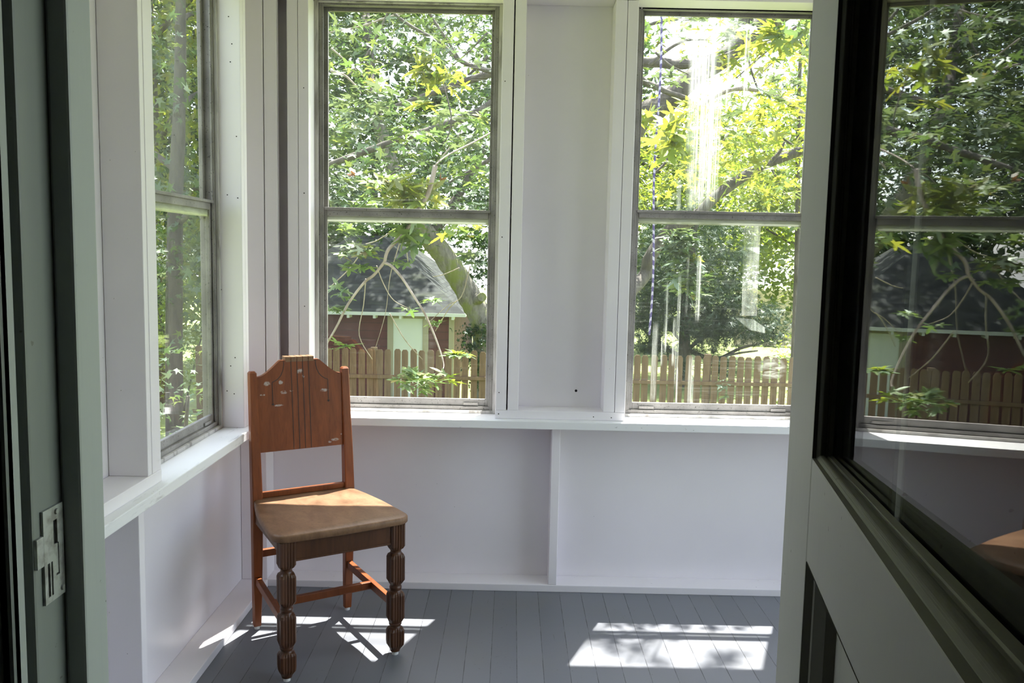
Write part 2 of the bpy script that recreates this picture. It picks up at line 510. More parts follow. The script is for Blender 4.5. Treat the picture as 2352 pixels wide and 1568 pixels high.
k.l(b.outputs[0], k.out.inputs['Surface'])
M['plastic'] = k.m


# ------------------------------------------------------------------ object helpers
def link(name, me, parent=None, mats=()):
    o = bpy.data.objects.new(name, me)
    COL.objects.link(o)
    for m in mats:
        me.materials.append(m)
    if parent is not None:
        o.parent = parent
    return o


def bm_obj(name, bm, mat, parent=None, smooth=False):
    me = bpy.data.meshes.new(name)
    bm.normal_update()
    bm.to_mesh(me)
    bm.free()
    if smooth:
        for p in me.polygons:
            p.use_smooth = True
    mats = mat if isinstance(mat, (list, tuple)) else [mat]
    return link(name, me, parent, mats)


def bx(bm, x0, x1, y0, y1, z0, z1, bev=0.0, mat=0):
    b2 = bmesh.new()
    vs = [b2.verts.new((x, y, z)) for x in (x0, x1) for y in (y0, y1) for z in (z0, z1)]
    for f in ((0, 1, 3, 2), (4, 6, 7, 5), (0, 4, 5, 1), (2, 3, 7, 6), (0, 2, 6, 4), (1, 5, 7, 3)):
        b2.faces.new([vs[i] for i in f])
    if bev > 0:
        bmesh.ops.bevel(b2, geom=list(b2.edges), offset=bev, segments=2, affect='EDGES', profile=0.6)
    bmesh.ops.recalc_face_normals(b2, faces=list(b2.faces))
    for f in b2.faces:
        f.material_index = mat
    tmp = bpy.data.meshes.new('tmp')
    b2.to_mesh(tmp)
    b2.free()
    bm.from_mesh(tmp)
    bpy.data.meshes.remove(tmp)


def box_obj(name, dims, mat, parent=None, bev=0.0):
    bm = bmesh.new()
    bx(bm, *dims, bev=bev)
    return bm_obj(name, bm, mat, parent)


def boxes_obj(name, dl, mat, parent=None, bev=0.0):
    bm = bmesh.new()
    for d in dl:
        bx(bm, *d, bev=bev)
    return bm_obj(name, bm, mat, parent)


def struct(o, label=None):
    o['kind'] = 'structure'
    if label:
        o['label'] = label
    return o


def thing(name, label, cat, loc=(0, 0, 0), rotz=0.0, group=None):
    o = bpy.data.objects.new(name, None)
    COL.objects.link(o)
    o.location = loc
    o.rotation_euler = (0, 0, rotz)
    o.empty_display_size = 0.1
    return tag(o, label, cat, group)


def tag(o, label, cat, group=None, kind=None):
    o['label'] = label
    o['category'] = cat
    if group:
        o['group'] = group
    if kind:
        o['kind'] = kind
    return o


def extrude_poly(bm, pts, axis, a, b, mat=0):
    """pts: 2-D outline; axis 'x','y','z' extruded from a to b"""
    def P(q, t):
        return {'x': (t, q[0], q[1]), 'y': (q[0], t, q[1]), 'z': (q[0], q[1], t)}[axis]
    va = [bm.verts.new(P(q, a)) for q in pts]
    vb = [bm.verts.new(P(q, b)) for q in pts]
    n = len(pts)
    fs = [bm.faces.new(va), bm.faces.new(list(reversed(vb)))]
    for i in range(n):
        fs.append(bm.faces.new([va[i], vb[i], vb[(i + 1) % n], va[(i + 1) % n]]))
    for f in fs:
        f.material_index = mat
    bmesh.ops.recalc_face_normals(bm, faces=fs)


def smooth_pts(pts, rs, sub=6):
    P = [Vector(p) for p in pts]
    if len(P) < 3:
        return P, list(rs)
    out, ro = [], []
    n = len(P)
    for i in range(n - 1):
        p0, p1, p2, p3 = P[max(i - 1, 0)], P[i], P[i + 1], P[min(i + 2, n - 1)]
        for s in range(sub):
            t = s / sub
            out.append(0.5 * ((2 * p1) + (p2 - p0) * t + (2 * p0 - 5 * p1 + 4 * p2 - p3) * t * t + (3 * p1 - p0 - 3 * p2 + p3) * t ** 3))
            ro.append(rs[i] * (1 - t) + rs[i + 1] * t)
    out.append(P[-1])
    ro.append(rs[-1])
    return out, ro


def tube(bm, pts, rs, sides=8, sub=6, wob=0.0, mat=0):
    if not isinstance(rs, (list, tuple)):
        rs = [rs] * len(pts)
    P, R = smooth_pts(pts, rs, sub)
    rings = []
    nrm = None
    for i, p in enumerate(P):
        d = (P[min(i + 1, len(P) - 1)] - P[max(i - 1, 0)]).normalized()
        if nrm is None:
            nrm = d.orthogonal().normalized()
        else:
            nrm = (nrm - d * nrm.dot(d))
            nrm = nrm.normalized() if nrm.length > 1e-6 else d.orthogonal().normalized()
        bi = d.cross(nrm)
        ring = []
        for s in range(sides):
            a = 2 * math.pi * s / sides
            r = R[i] * (1 + (random.uniform(-wob, wob) if wob else 0))
            ring.append(bm.verts.new(p + nrm * math.cos(a) * r + bi * math.sin(a) * r))
        rings.append(ring)
    for i in range(len(rings) - 1):
        for s in range(sides):
            f = bm.faces.new([rings[i][s], rings[i][(s + 1) % sides], rings[i + 1][(s + 1) % sides], rings[i + 1][s]])
            f.smooth = True
            f.material_index = mat
    f = bm.faces.new(list(reversed(rings[0])))
    f.material_index = mat
    f = bm.faces.new(rings[-1])
    f.material_index = mat


def tube_obj(name, pts, rs, mat, parent=None, sides=8, sub=6, wob=0.0):
    bm = bmesh.new()
    tube(bm, pts, rs, sides, sub, wob)
    return bm_obj(name, bm, mat, parent)


# ------------------------------------------------------------------ room shell
D = 0.105          # stud depth
Z_SILL, T_SILL = 0.6975, 0.031
Z_PL = 0.0290
Z_HEAD = 2.283
Z_CEIL = 2.47
Y_DW = -2.358      # porch face of the house wall
XR = 2.80          # far right end of the porch

struct(box_obj('floor', (-0.16, XR + 0.1, Y_DW - 0.14, D + 0.02, -0.06, 0.0), M['floor']), 'grey painted board floor of the porch')
struct(box_obj('ceiling', (-0.16, XR + 0.1, Y_DW - 0.14, D + 0.02, Z_CEIL, Z_CEIL + 0.06), M['paint']), 'white painted porch ceiling')

W1 = (0.168, 0.892)
W2 = (1.397, 2.130)
W3 = None
# back wall: boards seen between the studs, below and between the windows and over the header
strips = [(-0.13, W1[0] - 0.004), (W1[1] + 0.004, W2[0] - 0.004), (W2[1] + 0.004, XR)]
dl = [(-0.13, XR, D, D + 0.022, -0.02, Z_SILL - 0.012)]
dl += [(a, b, D, D + 0.022, Z_SILL - 0.012, Z_HEAD) for a, b in strips]
dl += [(-0.13, XR, D, D + 0.022, Z_HEAD, Z_CEIL)]
struct(boxes_obj('wall_back', dl, M['panel']), 'white back wall boarding under and between the windows')
# left wall
WL = (-0.985, -0.272)
dl = [(-D - 0.022, -D, Y_DW, D, -0.02, Z_SILL - 0.012),
      (-D - 0.022, -D, Y_DW, WL[0] - 0.004, Z_SILL - 0.012, Z_CEIL), (-D - 0.022, -D, WL[1] + 0.004, D, Z_SILL - 0.012, Z_CEIL),
      (-D - 0.022, -D, WL[0], WL[1], Z_HEAD, Z_CEIL)]
struct(boxes_obj('wall_left', dl, M['panel']), 'white left wall boarding with the side window')
# right end wall, out of view, with a wide window added for daylight
WR = (-2.26, -0.06)
dl = [(XR, XR + 0.1, Y_DW, D, 0, 0.12), (XR, XR + 0.1, Y_DW, D, Z_HEAD + 0.1, Z_CEIL),
      (XR, XR + 0.1, Y_DW, WR[0], 0.12, Z_HEAD + 0.1), (XR, XR + 0.1, WR[1], D, 0.12, Z_HEAD + 0.1)]
struct(boxes_obj('wall_right', dl, M['panel']), 'white end wall at the far right of the porch')
# house wall with the doorway
JL, JR = 0.497, 1.302
dl = [(-0.13, JL - 0.02, Y_DW - 0.115, Y_DW, 0, Z_CEIL), (JR + 0.02, XR + 0.1, Y_DW - 0.115, Y_DW, 0, Z_CEIL),
      (JL - 0.02, JR + 0.02, Y_DW - 0.115, Y_DW, 2.10, Z_CEIL)]
struct(boxes_obj('wall_front', dl, M['house']), 'house wall around the doorway')

tn = [0]
def trim(dims, mat=None, label=None, bev=0.0025):
    tn[0] += 1
    o = box_obj('trim_%d' % tn[0], dims, mat or M['trim'], bev=bev)
    return struct(o, label)

# bottom plates
trim((-D, XR, 0.0, D, 0, Z_PL), M['paint'], 'white bottom plate along the back wall', 0.003)
trim((-D, 0.0, Y_DW, -0.001, 0, Z_PL), M['paint'], 'white bottom plate along the left wall', 0.003)
# sills
trim((-D + 0.002, XR, -0.044, D + 0.055, Z_SILL - T_SILL, Z_SILL), M['sill'], 'white window sill running along the back wall', 0.003)
trim((-D - 0.04, 0.030, Y_DW, -0.045, Z_SILL - T_SILL, Z_SILL), M['sill_side'], 'white window sill running along the left wall', 0.003)
# corner post and its nailer
trim((-D + 0.001, -0.0035, 0.001, D - 0.001, Z_PL, Z_SILL - T_SILL), M['trim'], 'white corner post below the sill')
trim((-D + 0.001, -0.0035, 0.001, D - 0.001, Z_SILL, Z_CEIL), M['trim'], 'white corner post between the two walls')
trim((0.0, 0.048, 0.0, 0.030, Z_SILL, Z_CEIL), M['trim'], 'narrow white board beside the corner post')
# studs either side of the back windows
for x0, x1, lb in ((0.087, 0.127, 'white stud at the left of the left back window'), (0.1285, W1[0], 'white stud against the left back window'),
                   (W1[1], 0.934, 'white stud at the right of the left back window'), (0.939, 0.981, 'white stud left of the centre panel'),
                   (1.312, 1.3555, 'white stud right of the centre panel'), (1.357, W2[0], 'white stud at the left of the right back window'),
                   (W2[1], W2[1] + 0.04, None), (W2[1] + 0.0415, W2[1] + 0.082, None)):
    lo = Z_SILL + 0.0335 if 0.86 < x0 < 1.5 or x0 > 2 else Z_SILL
    trim((x0, x1, 0.0, D - 0.001, lo, Z_HEAD), M['trim'], lb)
trim((W1[1] - 0.001, W2[0] + 0.0005, -0.001, D - 0.001, Z_SILL, Z_SILL + 0.0335), M['trim'], 'white cross piece under the centre panel')
trim((W2[1], XR, -0.001, D - 0.001, Z_SILL, Z_SILL + 0.0335), M['trim'])
trim((0.05, XR, 0.0, D - 0.001, Z_HEAD + 0.004, Z_CEIL), M['trim'], 'white header over the back windows')
# studs under the sill
for x0 in (1.1155, 2.30):
    trim((x0, x0 + 0.0335, 0.002, D - 0.001, Z_PL, Z_SILL - T_SILL), M['trim'], 'white stud below the sill in the middle of the back wall' if x0 < 2 else None)
# left wall studs
trim((-D + 0.001, 0.0, -1.130, -1.098, Z_PL, Z_SILL - T_SILL), M['trim'], 'white stud below the left sill')
for y0, y1, lb in ((-1.068, -1.0435, 'white stud before the side window'), (-1.041, WL[0], 'white stud against the near edge of the side window'),
                   (WL[1], -0.2415, 'white stud against the far edge of the side window'), (-0.240, -0.211, 'white stud between side window and corner')):
    trim((-D + 0.001, 0.0, y0, y1, Z_SILL + (0.0335 if y0 < -1 else 0.0), Z_CEIL), M['trim'], lb)
trim((-D + 0.001, 0.001, Y_DW, WL[0] + 0.0005, Z_SILL, Z_SILL + 0.0335), M['trim'], 'white cross piece on the left sill')
trim((-D + 0.001, 0.0, WL[0], WL[1], Z_HEAD, Z_CEIL), M['trim'], 'white header over the side window')


def nails(parent, pts, r=0.0022):
    for (x, y, z, ax) in pts:
        b2 = bmesh.new()
        rot = Matrix.Rotation(rad(90), 4, 'X') if ax == 'y' else Matrix.Rotation(rad(90), 4, 'Y')
        bmesh.ops.create_cone(b2, cap_ends=True, segments=8, radius1=r * random.uniform(0.7, 1.2), radius2=r, depth=0.0008, matrix=Matrix.Translation((x, y, z)) @ rot)
        bm_obj('nail_hole', b2, M['hole'], parent)


_tr = {o.get('label', ''): o for o in bpy.data.objects if o.name.startswith('trim_')}
nails(_tr['white stud against the far edge of the side window'], [(-0.05 + dx, WL[1] - 0.0003, z, 'y') for dx, z in ((0.012, 2.12), (0.022, 2.03), (-0.012, 2.20), (0.016, 1.97), (0.034, 1.72), (0.0, 1.52), (0.036, 1.51), (-0.026, 1.19), (0.004, 0.92), (-0.01, 0.83), (0.015, 0.82), (0.02, 0.95))])
nails(_tr['white stud at the right of the left back window'], [(0.905, -0.0003, z, 'y') for z in (1.98, 1.40, 0.80)])
nails(_tr['white cross piece under the centre panel'], [(1.275, -0.0013, 0.712, 'y'), (1.345, -0.0013, 0.710, 'y'), (0.905, -0.0013, 0.716, 'y')])
nails(bpy.data.objects['wall_back'], [(at(1323, 897, D).x, D - 0.0003, at(1323, 897, D).z, 'y')], 0.0055)
nails(_tr['white stud against the left back window'], [(0.15, -0.0003, z, 'y') for z in (1.94, 1.55, 1.12)])

# ------------------------------------------------------------------ windows (weathered aluminium double-hung units in a wooden stop)
def window(n, axis, a0, a1, face, z0, z1, zr0, zr1, g_up, g_lo, label, sgn=1):
    """a0..a1 along the wall; face = plane of the unit's room side; outwards is +y (axis 'x') or -x (axis 'y')"""
    root = bpy.data.objects.new('window_%d' % n, None)
    COL.objects.link(root)
    root['kind'] = 'structure'
    root['label'] = label

    def B(u0, u1, d0, d1, q0, q1):
        if axis == 'x':
            return (u0, u1, face + d0, face + d1, q0, q1)
        return (face - sgn * d1, face - sgn * d0, u0, u1, q0, q1) if sgn > 0 else (face + d0, face + d1, u0, u1, q0, q1)

    # wooden stop around the unit
    st = 0.014
    boxes_obj('blind_stop', [B(a0, a0 + st, -0.012, 0.0, z0, z1), B(a1 - st, a1, -0.012, 0.0, z0, z1), B(a0 + st, a1 - st, -0.012, 0.0, z1 - 0.006, z1),
                             B(a0 + st, a1 - st, -0.012, 0.004, z0, z0 + 0.012)], M['blind'], root, 0.002)
    # outer frame
    fw = 0.026
    boxes_obj('outer_frame', [B(a0 + 0.002, a0 + fw, 0.0, 0.05, z0, z1), B(a1 - fw, a1 - 0.002, 0.0, 0.05, z0, z1),
                              B(a0 + fw, a1 - fw, 0.0, 0.05, z1 - 0.014, z1), B(a0 + fw, a1 - fw, 0.0, 0.05, z0 + 0.012, z0 + 0.027)], M['alu'], root, 0.002)
    boxes_obj('track_rib', [B(a0 + fw, a0 + fw + 0.006, 0.002, 0.008, z0 + 0.027, z1 - 0.014), B(a1 - fw - 0.006, a1 - fw, 0.002, 0.008, z0 + 0.027, z1 - 0.014)],
              M['alu'], root, 0.0015)
    sw = 0.018
    i0, i1 = a0 + fw, a1 - fw
    # lower sash on the room side, upper sash behind it
    ls = boxes_obj('lower_sash', [B(i0, i0 + sw, 0.010, 0.024, z0 + 0.027, zr1), B(i1 - sw, i1, 0.010, 0.024, z0 + 0.027, zr1),
                                  B(i0 + sw, i1 - sw, 0.010, 0.024, z0 + 0.027, z0 + 0.055), B(i0 + sw, i1 - sw, 0.006, 0.024, zr0, zr1)], M['alu'], root, 0.002)
    box_obj('lower_pane', B(i0 + sw - 0.003, i1 - sw + 0.003, 0.0155, 0.0185, z0 + 0.05, zr0 + 0.004), g_lo, ls)
    boxes_obj('rail_lip', [B(i0 + 0.01, i1 - 0.01, -0.002, 0.006, zr1 - 0.010, zr1)], M['alu'], ls, 0.0015)
    us = boxes_obj('upper_sash', [B(i0, i0 + sw, 0.030, 0.044, zr0 - 0.03, z1 - 0.014), B(i1 - sw, i1, 0.030, 0.044, zr0 - 0.03, z1 - 0.014),
                                  B(i0 + sw, i1 - sw, 0.030, 0.044, z1 - 0.028, z1 - 0.014), B(i0 + sw, i1 - sw, 0.030, 0.044, zr0 - 0.022, zr0 + 0.006)], M['alu'], root, 0.002)
    box_obj('upper_pane', B(i0 + sw - 0.003, i1 - sw + 0.003, 0.0355, 0.0385, zr0, z1 - 0.026), g_up, us)
    # little spring latches on the bottom rail
    for u in (i0 + 0.075, i1 - 0.075):
        box_obj('spring_latch', B(u - 0.03, u + 0.03, 0.004, 0.010, z0 + 0.030, z0 + 0.040), M['alu'], ls, 0.001)
    return root


window(1, 'x', W1[0], W1[1], D, Z_SILL, Z_HEAD + 0.003, 1.472, 1.505, M['glass_a_up'], M['glass_a_lo'], 'left window of the back wall')
window(2, 'x', W2[0], W2[1], D, Z_SILL, Z_HEAD + 0.012, 1.490, 1.520, M['glass_b_up'], M['glass_b_lo'], 'right window of the back wall with streaked glass')
window(3, 'y', WL[0], WL[1], -0.088, Z_SILL, Z_HEAD, 1.465, 1.498, M['glass_c'], M['glass_c'], 'narrow side window in the left wall')
window(4, 'y', WR[0], WR[1], XR + 0.03, 0.12, Z_HEAD + 0.1, 1.20, 1.24, M['glass_plain'], M['glass_plain'], 'unseen wide window added at the right end of the porch for more daylight', sgn=-1)  # added out of view to brighten the porch walls

# ------------------------------------------------------------------ doorway: left jamb with its strike plate, right jamb
ZD = 2.08
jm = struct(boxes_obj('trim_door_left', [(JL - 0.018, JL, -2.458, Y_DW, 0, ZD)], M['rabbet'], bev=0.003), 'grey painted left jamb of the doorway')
boxes_obj('door_stop', [(JL, JL + 0.021, -2.406, Y_DW - 0.001, 0, ZD)], M['jamb'], jm, 0.003)
struct(boxes_obj('trim_casing_left', [(JL - 0.13, JL - 0.004, -2.488, -2.4735, 0, ZD + 0.1), (JL - 0.018, JL - 0.004, -2.488, -2.465, 0, ZD)], M['jamb'], bev=0.004), 'casing board on the hall side of the left jamb')
struct(boxes_obj('trim_door_right', [(JR, JR + 0.018, -2.458, Y_DW, 0, ZD), (JR - 0.008, JR, -2.406, Y_DW - 0.001, 0, ZD)], M['jamb'], bev=0.002), 'right jamb of the doorway')
struct(boxes_obj('trim_casing_right', [(JR + 0.004, JR + 0.13, -2.488, -2.4735, 0, ZD + 0.1)], M['jamb'], bev=0.003), 'casing board on the hall side of the right jamb')
struct(boxes_obj('trim_door_head', [(JL - 0.018, JR + 0.018, -2.458, Y_DW, ZD, ZD + 0.018), (JL - 0.13, JR + 0.13, -2.488, -2.4735, ZD + 0.018, ZD + 0.12)], M['jamb'], bev=0.002), 'head of the doorway')
struct(boxes_obj('trim_casing_porch', [(JL - 0.075, JL - 0.0045, Y_DW, Y_DW + 0.012, 0, ZD), (JR + 0.0045, JR + 0.09, Y_DW, Y_DW + 0.012, 0, ZD), (JL - 0.075, JR + 0.09, Y_DW, Y_DW + 0.012, ZD, ZD + 0.09)], M['jamb'], bev=0.003), 'porch side casing of the doorway')
# strike plate let into the jamb: a plate with its holes cut through
def plate(name, x0, x1, y0, y1, z0, z1, holes, mat, parent):
    ys = sorted({y0, y1, *[h[0] for h in holes], *[h[1] for h in holes]})
    zs = sorted({z0, z1, *[h[2] for h in holes], *[h[3] for h in holes]})
    bm = bmesh.new()
    for a, b in zip(ys[:-1], ys[1:]):
        for c_, d_ in zip(zs[:-1], zs[1:]):
            my, mz = (a + b) / 2, (c_ + d_) / 2
            if not any(h[0] < my < h[1] and h[2] < mz < h[3] for h in holes):
                bx(bm, x0, x1, a, b, c_, d_)
    bmesh.ops.remove_doubles(bm, verts=list(bm.verts), dist=1e-6)
    return bm_obj(name, bm, mat, parent)

sp_root = plate('strike_plate', JL, JL + 0.0028, -2.444, -2.4085, 0.980, 1.074,
                [(-2.4265, -2.4195, 1.036, 1.060), (-2.4385, -2.4345, 0.986, 1.020), (-2.4325, -2.4295, 0.986, 1.020), (-2.4235, -2.4175, 1.003, 1.036)], M['steel'], jm)
sp_root['label'] = 'worn metal strike plate'
box_obj('mortise_hole', (JL, JL + 0.0006, -2.4395, -2.4150, 0.984, 1.062), M['hole'], sp_root)
box_obj('keeper_tongue', (JL, JL + 0.0022, -2.4228, -2.4182, 1.0045, 1.035), M['steel'], sp_root, 0.0006)
box_obj('strike_lip', (JL - 0.002, JL + 0.003, -2.456, -2.444, 1.020, 1.050), M['steel'], sp_root, 0.001)
for yy, zz in ((-2.421, 1.068), (-2.414, 0.9875)):
    bm = bmesh.new()
    bmesh.ops.create_cone(bm, cap_ends=True, segments=16, radius1=0.0034, radius2=0.0026, depth=0.002, matrix=Matrix.Translation((JL + 0.0035, yy, zz)) @ Matrix.Rotation(rad(90), 4, 'Y'))
    bm_obj('screw', bm, M['steel'], sp_root)

# ------------------------------------------------------------------ the open door (hinged on the right jamb, swung back past the camera)
A_D = rad(11.0)
d_t = Vector((math.sin(A_D), math.cos(A_D), 0))
d_n = Vector((math.cos(A_D), -math.sin(A_D), 0))
O_D = Vector((CAM[0], CAM[1], 0)) + d_n * 0.112
door = bpy.data.objects.new('door_1', None)
COL.objects.link(door)
door['kind'] = 'structure'
door['label'] = 'grey painted door with a large glass pane, standing open at the right'
# local frame: x = into the door (d_n), y = along the door towards the hinge (d_t), z up
door.matrix_world = Matrix([[d_n.x, d_t.x, 0, O_D.x], [d_n.y, d_t.y, 0, O_D.y], [0, 0, 1, 0], [0, 0, 0, 1]])
TH = 0.068
S0, S1 = 0.105, 0.831
GB, GT = 1.174, 1.93          # glass opening bottom, top (face)
boxes_obj('hinge_stile', [(0, 0.0150, 0.692, S1, 0.01, 2.06), (0.0148, TH, 0.716, S1, 0.01, 2.06)], M['door'], door, 0.003)
box_obj('latch_stile', (0, TH, S0, 0.225, 0.01, 2.06), M['door'], door, 0.003)
boxes_obj('lock_rail', [(0, 0.0150, 0.225, 0.6918, 1.089, GB), (0.0148, TH, 0.225, 0.716, 1.089, 1.118)], M['door'], door, 0.002)
box_obj('top_rail', (0, TH, 0.225, 0.6918, GT, 2.06), M['door'], door, 0.002)
box_obj('bottom_rail', (0, TH, 0.225, 0.6918, 0.01, 0.24), M['door'], door, 0.002)
box_obj('door_panel', (0.022, 0.036, 0.222, 0.695, 0.235, 1.095), M['door'], door)


def mould_frame(name, y0, y1, z0, z1, prof, mat, taper=1.0):
    """moulding swept round a rectangle; prof = [(depth, inset)...] from the face inwards"""
    bm = bmesh.new()
    cs = [(y0, z0, 1, 1), (y1, z0, -1, 1), (y1, z1, -1, -1), (y0, z1, 1, -1)]
    rings = [[bm.verts.new((x * (taper if sy > 0 else 1.0), y + i * sy, z + i * sz)) for (x, i) in prof] for (y, z, sy, sz) in cs]
    for a in range(4):
        b = (a + 1) % 4
        for j in range(len(prof) - 1):
            bm.faces.new([rings[a][j], rings[b][j], rings[b][j + 1], rings[a][j + 1]])
    bmesh.ops.recalc_face_normals(bm, faces=list(bm.faces))
    return bm_obj(name, bm, mat, door)

prof = [(0.0, 0.0), (0.0030, 0.0002), (0.0044, 0.0018)] + [(0.0048 + 0.0049 * (1 - math.cos(t)) / 2, 0.0018 + 0.0014 * math.sin(t)) for t in [math.pi * q / 8 for q in range(1, 8)]] + \
       [(0.0101, 0.0015), (0.0111, 0.0015), (0.0117, 0.0030), (0.0150, 0.0034), (0.0154, 0.0028), (0.0156, -0.004)]
mould_frame('glazing_bead', 0.225, 0.692, GB, GT, prof, M['mould'], 2.5)
mould_frame('panel_moulding', 0.225, 0.692, 0.24, 1.089, [(0.0, 0.0), (0.006, 0.004), (0.006, 0.012), (0.014, 0.020), (0.0225, 0.024)], M['mould'])
# pane: sits slightly skewed in its rebate
bm = bmesh.new()
bx(bm, 0.0, 0.003, -0.238, 0.255, 1.119, GT + 0.004)
pane = bm_obj('door_pane', bm, M['glass_d'], door)
A_P = rad(8.0)
_cp = Vector((math.cos(A_P), -math.sin(A_P), 0))
_off = 0.1639
# pane passes at distance _off from the camera along _cp
_loc_ang = A_D - A_P
mid_s = 0.458
pane_d = (_off - mid_s * math.sin(-_loc_ang) * -1) / math.cos(_loc_ang) if False else (_off - mid_s * (d_t.dot(_cp))) / d_n.dot(_cp)
pane.location = (pane_d - 0.112, mid_s, 0)
pane.rotation_euler = (0, 0, _loc_ang)
# hinges
for zc in (0.25, 1.0, 1.8):
    bm = bmesh.new()
    bmesh.ops.create_cone(bm, cap_ends=True, segments=14, radius1=0.006, radius2=0.006, depth=0.09, matrix=Matrix.Translation((TH + 0.004, S1 + 0.004, zc)))
    bm_obj('hinge', bm, M['steel'], door, True)
# latch-side knob on the stile
bm = bmesh.new()
bmesh.ops.create_uvsphere(bm, u_segments=20, v_segments=12, radius=0.027, matrix=Matrix.Translation((TH + 0.05, 0.165, 1.02)) @ Matrix.Scale(0.75, 4, (1, 0, 0)))
bmesh.ops.create_cone(bm, cap_ends=True, segments=16, radius1=0.011, radius2=0.011, depth=0.04, matrix=Matrix.Translation((TH + 0.02, 0.165, 1.02)) @ Matrix.Rotation(rad(90), 4, 'Y'))
bm_obj('door_knob', bm, M['steel'], door, True)

# ------------------------------------------------------------------ the dim hall the photograph is taken from
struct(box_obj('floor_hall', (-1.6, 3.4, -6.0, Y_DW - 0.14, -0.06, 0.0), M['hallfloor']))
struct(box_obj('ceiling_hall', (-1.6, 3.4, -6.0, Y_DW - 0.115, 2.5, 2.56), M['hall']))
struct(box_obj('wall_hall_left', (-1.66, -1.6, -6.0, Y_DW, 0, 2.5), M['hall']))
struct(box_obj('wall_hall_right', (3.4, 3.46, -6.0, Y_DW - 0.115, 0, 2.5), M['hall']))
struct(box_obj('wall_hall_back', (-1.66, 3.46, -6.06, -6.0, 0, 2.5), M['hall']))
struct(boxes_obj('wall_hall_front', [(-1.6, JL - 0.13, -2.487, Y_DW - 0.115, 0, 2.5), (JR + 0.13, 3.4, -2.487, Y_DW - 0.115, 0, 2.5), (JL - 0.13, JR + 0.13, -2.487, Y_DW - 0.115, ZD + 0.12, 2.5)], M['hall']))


# ------------------------------------------------------------------ the chair
chair = thing('dining_chair', 'brown wooden dining chair with scrolled panel back and fluted front legs, standing in the corner', 'chair', (0.219, -0.300, 0), rad(31.47))
# local: x = width (right in the photo), -y = towards the front, z up
WB, HT, RK, HC = 0.167, 0.913, 0.047, 0.958


def back_y(z):
    return 0.0 if z < 0.44 else RK * ((z - 0.44) / (HT - 0.44)) ** 1.15


def post(sx):
    bm = bmesh.new()
    rings = []
    for z, hw, hd in [(0.012, 0.0125, 0.0125), (0.10, 0.0145, 0.0145), (0.30, 0.0165, 0.018), (0.46, 0.0175, 0.0195), (0.60, 0.0165, 0.018),
                      (0.75, 0.0145, 0.0155), (0.88, 0.0135, 0.0140), (HT - 0.006, 0.0132, 0.0135), (HT, 0.009, 0.009)]:
        y = back_y(z) + (0.012 * ((0.44 - z) / 0.44) ** 1.5 if z < 0.44 else 0)
        c_ = 0.003
        ring = []
        for (u, v) in ((-hw + c_, -hd), (hw - c_, -hd), (hw, -hd + c_), (hw, hd - c_), (hw - c_, hd), (-hw + c_, hd), (-hw, hd - c_), (-hw, -hd + c_)):
            ring.append(bm.verts.new((sx * WB + u, y + v, z)))
        rings.append(ring)
    for a, b in zip(rings[:-1], rings[1:]):
        for i in range(8):
            bm.faces.new([a[i], a[(i + 1) % 8], b[(i + 1) % 8], b[i]])
    bm.faces.new(list(reversed(rings[0])))
    bm.faces.new(rings[-1])
    o = bm_obj('rear_leg', bm, M['wood'], chair)
    bm = bmesh.new()
    bmesh.ops.create_cone(bm, cap_ends=True, segments=16, radius1=0.0095, radius2=0.0095, depth=0.012, matrix=Matrix.Translation((sx * WB, 0.012, 0.006)))
    bm_obj('glide', bm, M['glide'], o)


post(-1)
post(1)


